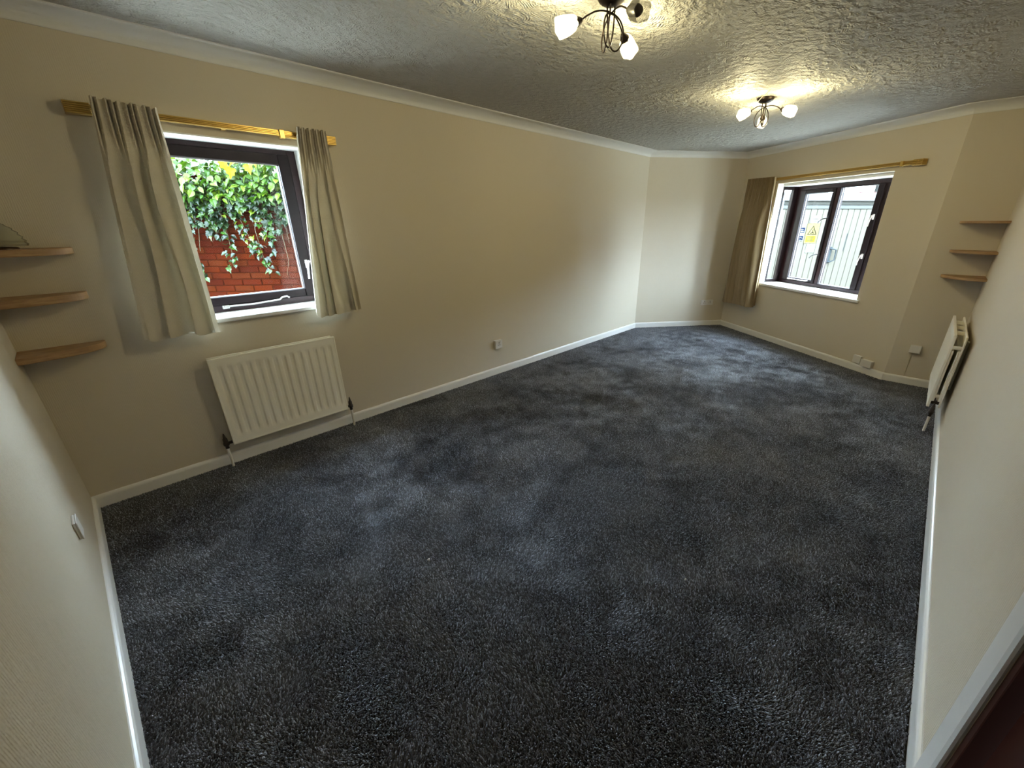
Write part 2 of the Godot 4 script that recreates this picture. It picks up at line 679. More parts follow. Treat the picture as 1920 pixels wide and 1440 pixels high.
func wall_strip(mb: MB, i: int, prof: Array, u0 := -1.0, u1 := -1.0) -> void:   # prof: Vector2(distance into the room, height), going round
	var rings := [[], []]
	for q in prof:
		var a: Vector3 = mitre(i, q.x)
		var b: Vector3 = mitre(i + 1, q.x)
		if u0 >= 0.0:
			a = corner(i) + wall_t(i) * u0 + wall_n(i) * q.x
		if u1 >= 0.0:
			b = corner(i) + wall_t(i) * u1 + wall_n(i) * q.x
		rings[0].append(a + UP * q.y)
		rings[1].append(b + UP * q.y)
	var mid := Vector2.ZERO
	for q in prof:
		mid += q / prof.size()
	var area := 0.0
	for k in prof.size():
		area += prof[k].cross(prof[(k + 1) % prof.size()])
	for k in prof.size():
		var l := (k + 1) % prof.size()
		var e: Vector2 = prof[l] - prof[k]
		var o2 := Vector2(e.y, -e.x) * signf(area)
		mb.quad(rings[0][k], rings[0][l], rings[1][l], rings[1][k], wall_n(i) * o2.x + UP * o2.y)
	for s in 2:
		var idx := Geometry2D.triangulate_polygon(PackedVector2Array(prof))
		for k in range(0, idx.size(), 3):
			mb.flat(rings[s][idx[k]], rings[s][idx[k + 1]], rings[s][idx[k + 2]], wall_t(i) * (1.0 if s else -1.0))


# ------------------------------------------------------------------ shell
func build_shell() -> void:
	var outline := PackedVector2Array()
	for i in 6:
		var q := mitre(i, -0.12)
		outline.append(Vector2(q.x, q.z))
	var mb := MB.new()
	mb.slab(outline, -0.14, -0.012)
	structure("floor", mb, "carpet_back", "solid floor of the room under the dark carpet", "floor")
	mb = MB.new()
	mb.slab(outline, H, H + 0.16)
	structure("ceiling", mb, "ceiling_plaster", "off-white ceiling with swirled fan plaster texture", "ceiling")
	var names := ["wall_front", "wall_angled", "wall_bay", "wall_end", "wall_right", "wall_left"]
	var words := ["long cream wall with the garden window and the white radiator", "short angled cream wall at the far end beside the long wall", "cream wall with the bay window at the far end",
		"narrow shaded cream wall with three small shelves by the far radiator", "cream wall running back past the far radiator to the brown door", "ribbed cream wall at the near left edge with a small white socket"]
	var opens := {FRONT: [0.70, 1.545, 0.955, 1.94, 0.30], BAY: [0.635, 2.09, 0.70, 1.9345, 0.09], RIGHT: [4.235, 5.055, -0.012, 2.02, 0.12]}
	for i in 6:
		mb = MB.new()
		var n := wall_len(i)
		if opens.has(i):
			var o: Array = opens[i]
			var th: float = o[4]
			wall_piece(mb, i, 0.0, o[0], -0.012, H, th)
			wall_piece(mb, i, o[1], n, -0.012, H, th)
			wall_piece(mb, i, o[0], o[1], o[3], H, th)
			if o[2] > 0.0:
				wall_piece(mb, i, o[0], o[1], -0.012, o[2], th)
		else:
			wall_piece(mb, i, 0.0, n, -0.012, H, 0.12)
		structure(names[i], mb, "wall_paint_ribbed" if i == LEFT or i == RIGHT else "wall_paint", words[i], "wall")
	# skirting boards and coving
	var sk := [Vector2(0, -0.012), Vector2(0.016, -0.012), Vector2(0.016, 0.052), Vector2(0.0145, 0.060), Vector2(0.010, 0.067), Vector2(0.004, 0.070), Vector2(0, 0.070)]
	var cv := [Vector2(0, H - 0.063), Vector2(0.008, H - 0.063), Vector2(0.010, H - 0.058)]
	for k in 9:
		var a := float(k) / 8.0 * PI / 2.0
		cv.append(Vector2(0.010 + 0.105 * (1.0 - cos(a)), H - 0.054 + 0.046 * sin(a)))
	cv.append_array([Vector2(0.119, H - 0.006), Vector2(0.125, H - 0.005), Vector2(0.125, H), Vector2(0, H)])
	var sides := ["front", "angled", "bay", "end", "right", "left"]
	var at := ["along the long wall under the garden window", "along the short angled wall", "under the bay window", "under the three far shelves", "along the right wall", "along the near left wall"]
	for i in 6:
		mb = MB.new()
		if i == RIGHT:
			wall_strip(mb, i, sk, -1.0, 4.147)
			wall_strip(mb, i, sk, 5.143, -1.0)
		else:
			wall_strip(mb, i, sk)
		structure("baseboard_" + sides[i], mb, "gloss_white", "white painted skirting board " + at[i], "skirting board")
		mb = MB.new()
		wall_strip(mb, i, cv)
		structure("trim_%d" % (i + 1), mb, "coving_white", "white concave coving " + ["above the garden window on the long wall", "above the short angled wall", "above the bay window", "above the three far shelves", "above the right wall", "above the near left wall"][i], "coving")


func frame_bars(mb: MB, x0: float, x1: float, y0: float, y1: float, l: float, r: float, b: float, t: float, z0: float, z1: float, bev := 0.003) -> void:
	mb.box(Vector3(x0, y0, z0), Vector3(x0 + l, y1, z1), bev)
	mb.box(Vector3(x1 - r, y0, z0), Vector3(x1, y1, z1), bev)
	mb.box(Vector3(x0 + l, y0, z0), Vector3(x1 - r, y0 + b, z1), bev)
	mb.box(Vector3(x0 + l, y1 - t, z0), Vector3(x1 - r, y1, z1), bev)


func cockspur(parent: Node3D, m: String, xf: Transform3D, length := 0.105) -> void:
	# base plate, boss and a cranked lever hanging down
	var h := MB.new()
	h.box(Vector3(-0.011, -0.028, 0), Vector3(0.011, 0.028, 0.008), 0.003, xf)
	h.lathe([Vector2(0.0, 0.03), Vector2(0.009, 0.029), Vector2(0.011, 0.022), Vector2(0.011, 0.0)], xf * Transform3D(Basis(Vector3.RIGHT, PI / 2), Vector3(0, 0.008, 0.006)), 14)
	h.tube([xf * Vector3(0.014, 0.020, 0.026), xf * Vector3(0.002, 0.006, 0.030), xf * Vector3(-0.006, -0.02, 0.034), xf * Vector3(-0.011, -length * 0.6, 0.036), xf * Vector3(-0.014, -length, 0.034)], 0.0085, 8, 0.006)
	part("handle", h, m, parent, "")


func build_window_front() -> void:
	var w := thing("window_1", "brown framed garden window in the long wall with ivy outside", "window", on_wall(FRONT, 0, 0), "", "structure")
	var z := -0.19
	var mb := MB.new()
	frame_bars(mb, 0.70, 1.545, 0.955, 1.94, 0.055, 0.055, 0.045, 0.037, z - 0.07, z)
	part("frame", mb, "mahogany", w)
	mb = MB.new()
	frame_bars(mb, 0.745, 1.498, 0.998, 1.905, 0.068, 0.070, 0.055, 0.062, z - 0.055, z + 0.012, 0.004)
	var sash := part("sash", mb, "mahogany_dark", w)
	mb = MB.new()
	frame_bars(mb, 0.811, 1.430, 1.051, 1.845, 0.005, 0.005, 0.005, 0.005, z - 0.026, z - 0.012, 0.0)
	part("glazing_bead", mb, "spacer_white", sash, "pale spacer strip round the glass")
	mb = MB.new()
	mb.box(Vector3(0.812, 1.052, z - 0.022), Vector3(1.429, 1.844, z - 0.018))
	part("pane", mb, "glass", sash)
	cockspur(sash, "handle_white", Transform3D(Basis(), Vector3(1.470, 1.222, z + 0.012)), 0.10)
	mb = MB.new()
	mb.box(Vector3(0.90, 0.975, z), Vector3(0.94, 0.999, z + 0.012), 0.003)
	mb.tube([Vector3(0.91, 0.992, z + 0.02), Vector3(1.08, 0.989, z + 0.024), Vector3(1.24, 0.998, z + 0.024), Vector3(1.26, 1.012, z + 0.022), Vector3(1.29, 1.014, z + 0.022), Vector3(1.305, 1.004, z + 0.022)], 0.006, 8)
	part("casement_stay", mb, "stay_silver", w)
	mb = MB.new()
	mb.box(Vector3(0.66, 0.928, z - 0.01), Vector3(1.585, 0.957, 0.028), 0.006)
	part("sill_board", mb, "gloss_white", w)
	mb = MB.new()
	mb.box(Vector3(0.692, 0.957, z), Vector3(0.702, 1.94, -0.001))
	mb.box(Vector3(1.543, 0.957, z), Vector3(1.553, 1.94, -0.001))
	mb.box(Vector3(0.70, 1.932, z), Vector3(1.545, 1.942, -0.001))
	part("reveal_lining", mb, "reveal_white", w)


func build_window_bay() -> void:
	var w := thing("window_2", "dark framed bay window on the far wall facing pale green doors", "window", on_wall(BAY, 0, 0), "", "structure")
	var z := -0.33
	var b := z - 0.065
	var mb := MB.new()
	# head, sill, posts and mullions of the face, then the two returns
	mb.box(Vector3(0.600, 1.858, b), Vector3(2.125, 1.905, z), 0.003)
	mb.box(Vector3(0.600, 0.722, b), Vector3(2.125, 0.765, z), 0.003)
	mb.box(Vector3(0.600, 0.765, b), Vector3(0.690, 1.858, z), 0.003)
	mb.box(Vector3(2.035, 0.765, b), Vector3(2.125, 1.858, z), 0.003)
	mb.box(Vector3(1.200, 0.765, b), Vector3(1.252, 1.858, z), 0.003)
	part("frame", mb, "mahogany", w)
	mb = MB.new()
	for sx in [0.635, 2.09]:
		var x0: float = sx - 0.05 if sx < 1.0 else sx
		mb.box(Vector3(x0, 0.722, -0.121), Vector3(x0 + 0.05, 1.905, -0.088), 0.003)
		mb.box(Vector3(x0, 0.722, -0.33), Vector3(x0 + 0.05, 1.905, -0.262), 0.003)
		mb.box(Vector3(x0, 1.866, -0.262), Vector3(x0 + 0.05, 1.905, -0.121), 0.003)
		mb.box(Vector3(x0, 0.722, -0.262), Vector3(x0 + 0.05, 0.760, -0.121), 0.003)
	part("side_frame", mb, "mahogany_dark", w)
	mb = MB.new()
	mb.box(Vector3(1.775, 0.765, b), Vector3(1.850, 1.858, z), 0.003)
	part("mullion", mb, "mahogany_dark", w)
	for s in [[0.692, 1.200, 0.768, 1.856, 0.079, 0.040, 0.034, 0.040], [1.254, 1.775, 0.760, 1.862, 0.010, 0.070, 0.010, 0.010], [1.852, 2.033, 0.768, 1.856, 0.03, 0.03, 0.03, 0.03]]:
		mb = MB.new()
		frame_bars(mb, s[0], s[1], s[2], s[3], s[4], s[5], s[6], s[7], z - 0.05, z + 0.012, 0.004)
		var sash := part("sash", mb, "mahogany_dark", w)
		mb = MB.new()
		frame_bars(mb, s[0] + s[4], s[1] - s[5], s[2] + s[6], s[3] - s[7], 0.0035, 0.0035, 0.0035, 0.0035, z - 0.026, z - 0.014, 0.0)
		part("glazing_bead", mb, "spacer_white", sash, "pale spacer strip round the glass")
		mb = MB.new()
		mb.box(Vector3(s[0] + s[4], s[2] + s[6], z - 0.022), Vector3(s[1] - s[5], s[3] - s[7], z - 0.018))
		part("pane", mb, "glass", sash)
		if s[0] < 1.0:
			for y in [1.53, 1.12]:
				var h := MB.new()
				h.box(Vector3(1.168, y - 0.025, z + 0.012), Vector3(1.190, y + 0.025, z + 0.02), 0.003)
				h.tube([Vector3(1.178, y, z + 0.02), Vector3(1.170, y - 0.004, z + 0.045), Vector3(1.14, y - 0.014, z + 0.05), Vector3(1.11, y - 0.03, z + 0.048), Vector3(1.09, y - 0.052, z + 0.046)], 0.008, 8, 0.006)
				part("handle", h, "handle_dark", sash, "dark cranked handle")
		elif s[0] < 1.5:
			for y in [1.535, 1.130]:
				cockspur(sash, "handle_white", Transform3D(Basis(), Vector3(1.752, y, z + 0.012)), 0.095)
	for sx in [0.607, 2.111]:
		mb = MB.new()
		mb.box(Vector3(sx, 0.760, -0.262), Vector3(sx + 0.004, 1.866, -0.121))
		part("side_pane", mb, "glass", w)
	mb = MB.new()
	mb.box(Vector3(0.79, 0.775, z + 0.014), Vector3(0.83, 0.797, z + 0.022), 0.003)
	mb.tube([Vector3(0.80, 0.788, z + 0.028), Vector3(0.95, 0.786, z + 0.032), Vector3(1.10, 0.784, z + 0.032), Vector3(1.13, 0.792, z + 0.03)], 0.006, 8)
	part("casement_stay", mb, "stay_silver", w)
	mb = MB.new()
	mb.box(Vector3(0.600, 0.690, z - 0.01), Vector3(2.125, 0.722, 0.022), 0.006)
	part("sill_board", mb, "gloss_white", w)
	mb = MB.new()
	mb.box(Vector3(0.585, 0.722, -0.0885), Vector3(0.637, 1.9345, -0.001))
	mb.box(Vector3(2.088, 0.722, -0.0885), Vector3(2.140, 1.9345, -0.001))
	mb.box(Vector3(0.585, 1.905, b), Vector3(2.14, 1.955, -0.088))
	part("reveal_lining", mb, "reveal_white", w)
	mb = MB.new()
	mb.box(Vector3(0.50, 1.955, b - 0.08), Vector3(2.22, 2.02, -0.091))
	part("bay_roof", mb, "roof_white", w)
	mb = MB.new()
	mb.box(Vector3(0.55, 0.50, b - 0.02), Vector3(2.17, 0.690, -0.091))
	part("bay_base", mb, "roof_white", w)


func build_door() -> void:
	var d := thing("door_1", "dark brown door in a white architrave at the lower right edge", "door", on_wall(RIGHT, 0, 0), "", "structure")
	var mb := MB.new()
	for s in [[4.145, 4.240, -0.012, 2.02], [5.050, 5.145, -0.012, 2.02], [4.145, 5.145, 2.02, 2.115]]:
		mb.box(Vector3(s[0], s[2], 0), Vector3(s[1], s[3], 0.018), 0.006)
	part("architrave", mb, "gloss_white", d)
	mb = MB.new()
	mb.box(Vector3(4.225, -0.012, -0.115), Vector3(4.265, 2.03, -0.001), 0.002)
	mb.box(Vector3(5.025, -0.012, -0.115), Vector3(5.065, 2.03, -0.001), 0.002)
	mb.box(Vector3(4.265, 1.99, -0.115), Vector3(5.025, 2.03, -0.001), 0.002)
	part("door_lining", mb, "door_wood", d)
	mb = MB.new()
	mb.box(Vector3(4.270, 0.0, -0.075), Vector3(5.020, 1.985, -0.035), 0.003)
	for p in [[0.15, 0.85], [1.02, 1.85]]:
		for q in [[4.365, 4.605], [4.685, 4.925]]:
			mb.box(Vector3(q[0], p[0], -0.04), Vector3(q[1], p[1], -0.028), 0.01)
	var leaf := part("door_leaf", mb, "door_wood", d)
	mb = MB.new()
	mb.box(Vector3(4.30, 0.95, -0.035), Vector3(4.34, 1.10, -0.031), 0.003)
	mb.tube([Vector3(4.32, 1.03, -0.031), Vector3(4.32, 1.03, 0.012), Vector3(4.335, 1.03, 0.02), Vector3(4.425, 1.025, 0.02)], 0.008, 10)
	part("door_handle", mb, "brass", leaf)


# ------------------------------------------------------------------ outside
func ivy_leaf(size: float, fold: float, lobes: bool) -> ArrayMesh:
	var mb := MB.new()
	var prof := [Vector2(0, -0.06), Vector2(0.26, -0.16), Vector2(0.50, 0.10), Vector2(0.34, 0.30), Vector2(0.40, 0.55), Vector2(0.16, 0.62), Vector2(0, 1.0)] if lobes else [Vector2(0, 0), Vector2(0.22, 0.10), Vector2(0.36, 0.36), Vector2(0.32, 0.58), Vector2(0.17, 0.82), Vector2(0, 1.05)]
	for s in [-1.0, 1.0]:
		for k in prof.size() - 1:
			var a := Vector3(s * prof[k].x, prof[k].y, absf(prof[k].x) * fold - prof[k].y * prof[k].y * 0.2) * size
			var b := Vector3(s * prof[k + 1].x, prof[k + 1].y, absf(prof[k + 1].x) * fold - prof[k + 1].y * prof[k + 1].y * 0.2) * size
			var m := Vector3(0, 0.36, -0.02) * size
			mb.flat(a, b, m, Vector3(0, 0, 1))
	return mb.mesh()


func leaf_basis(out: Vector3, up: Vector3, spread: float) -> Basis:
	var z := (out + Vector3(rng.randf_range(-spread, spread), rng.randf_range(-spread * 0.6, spread), rng.randf_range(-spread, spread))).normalized()
	var y := (-up + Vector3(rng.randf_range(-1, 1), rng.randf_range(-0.5, 0.5), rng.randf_range(-1, 1)) * 0.9)
	y = (y - z * y.dot(z)).normalized()
	return Basis(y.cross(z), y, z)


func mass(called: String, parent: Node3D, mesh: Mesh, m: String, xfs: Array, cols: Array) -> MultiMeshInstance3D:
	var mm := MultiMesh.new()
	mm.transform_format = MultiMesh.TRANSFORM_3D
	mm.use_colors = true
	mm.mesh = mesh
	mm.instance_count = xfs.size()
	for k in xfs.size():
		mm.set_instance_transform(k, xfs[k])
		mm.set_instance_color(k, cols[k])
	var o := MultiMeshInstance3D.new()
	o.name = called
	o.multimesh = mm
	o.material_override = M[m]
	o.set_meta("kind", "stuff")
	if parent:
		parent.add_child(o, true)
	return o


func build_garden() -> void:
	var mb := MB.new()
	mb.box(Vector3(-16, -0.35, -22), Vector3(24, -0.16, 14))
	structure("ground", mb, "ground_grey", "grey paved ground outside the house", "ground")
	# garden wall of single bricks; its own x runs along it, z points back to the house
	var ang := deg_to_rad(44.0)
	var t := Vector3(cos(ang), 0, sin(ang))
	var nn := Vector3(-t.z, 0, t.x)
	var xf := Transform3D(Basis(t, UP, nn), Vector3(1.4139, 0, -6.1523))
	var wall := thing("garden_wall", "red brick garden wall behind the ivy outside the left window", "wall", xf)
	mb = MB.new()
	mb.box(Vector3(-3.2, -0.16, -0.21), Vector3(1.25, 1.94, -0.012))
	part("mortar", mb, "mortar", wall)
	var shapes := []
	for k in 4:
		mb = MB.new()
		mb.box(Vector3(-0.1075, -0.0325, -0.06), Vector3(0.1075, 0.0325, 0.0), 0.004 + 0.001 * k)
		shapes.append(mb.mesh())
	var rest := MB.new()
	for row in 28:
		var y := -0.12 + row * 0.0735
		for col in range(-14, 15):
			var x := col * 0.2255 + (0.113 if row % 2 else 0.0)
			if x < -3.1 or x > 1.15:
				continue
			var near := x > -0.85 and x < 1.15 and y > 0.42
			if near:
				var b := part_mesh("brick", shapes[rng.randi() % 4], "brick_%d" % (rng.randi() % 5), wall)
				b.position = Vector3(x, y, rng.randf_range(-0.004, 0.004))
				b.rotation = Vector3(rng.randf_range(-0.01, 0.01), rng.randf_range(-0.012, 0.012), rng.randf_range(-0.008, 0.008))
			else:
				rest.box(Vector3(x - 0.1075, y - 0.0325, -0.06), Vector3(x + 0.1075, y + 0.0325, rng.randf_range(-0.003, 0.003)), 0.0)
	part("brick_courses", rest, "brick_0", wall).set_meta("kind", "stuff")
	mb = MB.new()
	mb.box(Vector3(-3.2, 1.94, -0.24), Vector3(1.28, 1.99, 0.03), 0.01)
	part("coping", mb, "brick_3", wall)

	# ivy: trailing strands with single leaves, and the thick mat along the top
	var ivy := thing("ivy", "dark green ivy trailing down the brick wall outside the left window", "ivy", xf)
	var strands := [
		[[0.15, 1.85], [0.2, 1.58], [0.27, 1.31], [0.42, 0.97]], [[-0.25, 1.78], [-0.37, 1.52], [-0.4, 1.25], [-0.41, 0.99], [-0.35, 0.89]],
		[[0.03, 1.65], [0.01, 1.38], [0.01, 1.17], [-0.01, 1.02]], [[0.35, 1.7], [0.42, 1.51], [0.49, 1.31], [0.52, 1.15]],
		[[-0.15, 1.7], [-0.13, 1.54], [-0.06, 1.5]], [[-0.36, 1.78], [-0.39, 1.58], [-0.37, 1.38]], [[-0.04, 1.8], [-0.01, 1.52], [-0.15, 1.31]],
		[[0.13, 1.58], [0.18, 1.38], [0.32, 1.27], [0.44, 1.23]], [[0.64, 1.7], [0.68, 1.51], [0.68, 1.27]], [[0.38, 1.6], [0.36, 1.42], [0.34, 1.2], [0.36, 1.02]],
		[[-0.3, 1.7], [-0.28, 1.45], [-0.33, 1.2]], [[0.66, 1.62], [0.62, 1.4], [0.63, 1.1], [0.58, 0.92]]]
	var leaves := []
	for k in 4:
		leaves.append(ivy_leaf(0.044 + 0.010 * k, 0.25 + 0.08 * k, k != 2))
	var count := 0
	for s in strands:
		var cu := Curve3D.new()
		cu.bake_interval = 0.004
		for q in s:
			cu.add_point(Vector3(q[0], q[1], rng.randf_range(0.05, 0.12)), Vector3(0, 0.06, 0), Vector3(0, -0.06, 0))
		var pts := []
		var n := int(cu.get_baked_length() / 0.02)
		for k in n + 1:
			pts.append(cu.sample_baked(cu.get_baked_length() * k / n))
		mb = MB.new()
		mb.tube(pts, 0.0045, 6, 0.0022)
		part("stem", mb, "stem_pale", ivy)
		for k in range(1, n + 1):
			for e in 2:
				if rng.randf() < 0.66 and count < 290:
					count += 1
					var bs := leaf_basis(Vector3(rng.randf_range(-0.3, 0.3), 0.75, 0.8), UP, 0.55)
					var r := rng.randf()
					var lf := part_mesh("leaf", leaves[rng.randi() % 4], "leaf_%d" % (0 if r < 0.35 else 1 if r < 0.6 else 2 if r < 0.78 else 3 if r < 0.93 else 4), ivy)
					var side := 1.0 if e == 0 else -1.0
					lf.transform = Transform3D(bs, pts[k] + Vector3(side * rng.randf_range(0.01, 0.055), rng.randf_range(-0.01, 0.03), rng.randf_range(0.0, 0.04)))
	var xfs := []
	var cols := []
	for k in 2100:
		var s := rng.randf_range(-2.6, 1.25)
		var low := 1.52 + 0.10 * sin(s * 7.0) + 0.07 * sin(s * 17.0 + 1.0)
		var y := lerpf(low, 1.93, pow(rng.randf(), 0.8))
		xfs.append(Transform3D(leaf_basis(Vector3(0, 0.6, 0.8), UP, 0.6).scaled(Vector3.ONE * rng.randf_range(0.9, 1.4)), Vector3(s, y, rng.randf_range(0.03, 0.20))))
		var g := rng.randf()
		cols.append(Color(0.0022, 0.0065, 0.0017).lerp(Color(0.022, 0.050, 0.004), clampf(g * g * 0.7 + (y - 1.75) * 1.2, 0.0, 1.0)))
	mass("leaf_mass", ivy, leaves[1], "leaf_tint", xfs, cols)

	# light green shrub rising behind the wall
	var bush := thing("shrub", "bright green leafy shrub rising above the brick wall outside", "shrub", xf)
	xfs = []
	cols = []
	for k in 7:
		var x0 := -2.2 + k * 0.55
		var pts := []
		for j in 9:
			pts.append(Vector3(x0 + sin(j * 0.7 + k) * 0.10 + 0.05 * j * (1 if k % 2 else -1) * 0.4, -0.16 + j * 0.30, -0.75 - 0.05 * sin(j + k * 2.0)))
		mb = MB.new()
		mb.tube(pts, 0.016, 6, 0.005)
		part("branch", mb, "stem_brown", bush)
	for q in 4600:
		var p := Vector3(rng.randf_range(-1.9, 1.3), lerpf(1.90, 2.42, rng.randf()), rng.randf_range(-0.8, 0.12))
		if q % 3 == 0:
			p = Vector3(p.x, lerpf(1.74, 2.16, rng.randf()), rng.randf_range(0.06, 0.24))
		xfs.append(Transform3D(leaf_basis(Vector3(0, 0.8, 0.5), UP, 0.9).scaled(Vector3.ONE * rng.randf_range(0.6, 1.35)), p))
		var g := rng.randf()
		cols.append(Color(0.010, 0.030, 0.0015).lerp(Color(0.046, 0.074, 0.004), g * g))
	mass("leaf_mass", bush, ivy_leaf(0.075, 0.2, false), "leaf_tint", xfs, cols)
	# yellow leaves in front of it
	var yel := thing("yellow_leaved_branch", "branch with large yellow leaves above the ivy outside", "branch", xf)
	mb = MB.new()
	mb.tube([Vector3(0.80, 2.30, -0.25), Vector3(0.62, 2.16, -0.02), Vector3(0.50, 2.10, 0.18), Vector3(0.34, 2.06, 0.26)], 0.008, 6, 0.003)
	part("stem", mb, "stem_brown", yel)
	var big := ivy_leaf(0.105, 0.3, true)
	for q in [[0.30, 2.04], [0.38, 2.10], [0.36, 1.97], [0.45, 2.05], [0.55, 2.11], [0.56, 2.0], [0.64, 2.06], [0.22, 2.10]]:
		var lf := part_mesh("leaf", big, "leaf_yellow", yel)
		lf.transform = Transform3D(leaf_basis(Vector3(0.1, 0.35, 0.9), UP, 0.4), Vector3(q[0], q[1] + 0.05, rng.randf_range(0.25, 0.32)))


func build_substation() -> void:
	# a low building with pale green boarded doors, seen through the bay window; its own x runs along it
	var t := wall_t(ANGLED)
	var nn := wall_n(ANGLED)
	var xf := Transform3D(Basis(t, UP, nn), Vector3(9.2326, 0, -1.5235))
	var b := thing("outbuilding", "low outbuilding with pale green boarded double doors outside the bay window", "outbuilding", xf)
	var mb := MB.new()
	mb.box(Vector3(-3.4, -0.16, -2.0), Vector3(2.6, 1.70, -0.055))
	mb.box(Vector3(2.6, -0.16, -2.0), Vector3(5.4, 2.9, 4.2))  # added wing, out of view, screening low sky light from the long wall
	part("body_and_added_wing", mb, "body_dark", b)
	mb = MB.new()
	mb.box(Vector3(-3.45, 1.69, -0.06), Vector3(2.65, 1.75, 0.012), 0.006)
	part("flashing", mb, "concrete", b, "pale strip over the doors")
	mb = MB.new()
	mb.box(Vector3(-3.45, 1.75, -0.06), Vector3(2.65, 1.81, 0.02), 0.006)
	part("weathered_band", mb, "lichen_band", b, "grey band spotted with lichen")
	mb = MB.new()
	mb.box(Vector3(-3.5, 1.81, -2.1), Vector3(2.7, 1.94, 0.05), 0.01)
	part("fascia", mb, "roof_white", b)
	mb = MB.new()
	for k in 3:
		mb.box(Vector3(0.50 + k * 0.13, 1.94, -0.3), Vector3(0.57 + k * 0.13, 1.965, -0.1), 0.01)
	part("roof_edging", mb, "roof_red", b)
	var plank := MB.new()
	plank.box(Vector3(-0.0555, -0.10, -0.04), Vector3(0.0555, 1.69, 0.0), 0.007)
	var pm := plank.mesh()
	for k in 40:
		var o := part_mesh("plank", pm, "door_green", b)
		o.position = Vector3(-2.72 + k * 0.1175, 0, rng.randf_range(-0.002, 0.002))
	# things fixed to the doors
	var z := 0.006
	mb = MB.new()
	mb.box(Vector3(0.07, 0.80, 0.002), Vector3(0.145, 1.08, 0.014), 0.004)
	mb.tube([Vector3(0.105, 1.05, 0.014), Vector3(0.105, 1.05, 0.05), Vector3(0.19, 1.03, 0.055), Vector3(0.20, 0.86, 0.055), Vector3(0.12, 0.83, 0.05), Vector3(0.105, 0.83, 0.014)], 0.013, 8)
	part("door_pull", mb, "lock_grey", b)
	mb = MB.new()
	mb.box(Vector3(0.369, 1.0, 0.0), Vector3(0.379, 1.30, 0.008), 0.002)
	part("bolt", mb, "lock_grey", b)
	# signs: a plate each, printed marks as thin raised print
	var s := thing("white_sign", "plain white sign above the yellow warning sign on the green doors", "sign", xf * Transform3D(Basis(), Vector3(-0.315, 1.527, z)))
	mb = MB.new()
	mb.box(Vector3(-0.097, -0.06, 0), Vector3(0.097, 0.06, 0.004), 0.001)
	part("plate", mb, "sign_white", s)
	mb = MB.new()
	mb.box(Vector3(-0.06, 0.0, 0.004), Vector3(0.05, 0.014, 0.005))
	mb.box(Vector3(-0.05, -0.03, 0.004), Vector3(0.06, -0.022, 0.005))
	part("print", mb, "sign_grey", s)
	s = thing("warning_sign", "yellow warning sign with a black triangle on the green doors", "sign", xf * Transform3D(Basis(), Vector3(-0.325, 1.302, z)))
	mb = MB.new()
	mb.box(Vector3(-0.118, -0.158, 0), Vector3(0.118, 0.158, 0.004), 0.001)
	part("plate", mb, "sign_pale_yellow", s)
	mb = MB.new()
	var tri3 := [Vector3(0, 0.128, 0), Vector3(-0.09, -0.018, 0), Vector3(0.09, -0.018, 0)]
	for k in 3:
		var a: Vector3 = tri3[k]
		var c: Vector3 = tri3[(k + 1) % 3]
		var mid: Vector3 = (tri3[0] + tri3[1] + tri3[2]) / 3.0
		var a2 := mid + (a - mid) * 0.78
		var c2 := mid + (c - mid) * 0.78
		var up := Vector3(0, 0, 1)
		mb.hexa([a + up * 0.004, c + up * 0.004, c2 + up * 0.004, a2 + up * 0.004, a + up * 0.0055, c + up * 0.0055, c2 + up * 0.0055, a2 + up * 0.0055])
	# falling figure and bolt
	mb.tube([Vector3(-0.028, 0.002, 0.005), Vector3(-0.004, 0.016, 0.005), Vector3(0.02, 0.024, 0.005)], 0.006, 6)
	mb.tube([Vector3(0.0, 0.016, 0.005), Vector3(0.022, 0.006, 0.005), Vector3(0.03, 0.002, 0.005)], 0.004, 6)
	mb.tube([Vector3(0.012, 0.07, 0.005), Vector3(-0.004, 0.046, 0.005), Vector3(0.006, 0.046, 0.005), Vector3(0.0, 0.028, 0.005)], 0.004, 6)
	part("warning_triangle", mb, "sign_black", s)
	mb = MB.new()
	mb.box(Vector3(-0.095, -0.135, 0.004), Vector3(0.08, -0.04, 0.005))
	part("yellow_panel", mb, "sign_yellow", s)
	mb = MB.new()
	for k in 4:
		mb.box(Vector3(-0.075 + 0.008 * (k % 2), -0.062 - k * 0.02, 0.005), Vector3(0.06 - 0.01 * (k % 3), -0.054 - k * 0.02, 0.006))
	part("print", mb, "sign_grey", s)
	s = thing("notice_sign", "small pale notice below the yellow warning sign", "sign", xf * Transform3D(Basis(), Vector3(-0.29, 1.064, z)))
	mb = MB.new()
	mb.box(Vector3(-0.085, -0.073, 0), Vector3(0.085, 0.073, 0.004), 0.001)
	part("plate", mb, "sign_white", s)
	mb = MB.new()
	mb.box(Vector3(-0.012, 0.02, 0.004), Vector3(0.016, 0.05, 0.005))
	for k in 3:
		mb.box(Vector3(-0.05, -0.012 - k * 0.017, 0.004), Vector3(0.045, -0.006 - k * 0.017, 0.005))
	part("print", mb, "sign_pale_yellow", s)
	s = thing("blue_sign", "blue and white sign left of the yellow warning sign", "sign", xf * Transform3D(Basis(), Vector3(-0.525, 1.32, z)))
	mb = MB.new()
	mb.box(Vector3(-0.055, -0.135, 0), Vector3(0.055, 0.135, 0.004), 0.001)
	part("plate", mb, "sign_white", s)
	mb = MB.new()
	mb.box(Vector3(-0.047, -0.005, 0.004), Vector3(0.047, 0.08, 0.005))
	mb.box(Vector3(-0.047, -0.125, 0.004), Vector3(0.047, -0.055, 0.005))
	part("blue_panel", mb, "sign_blue", s)
	mb = MB.new()
	mb.box(Vector3(-0.03, 0.012, 0.005), Vector3(0.035, 0.024, 0.006))
	mb.box(Vector3(-0.03, 0.04, 0.005), Vector3(0.02, 0.05, 0.006))
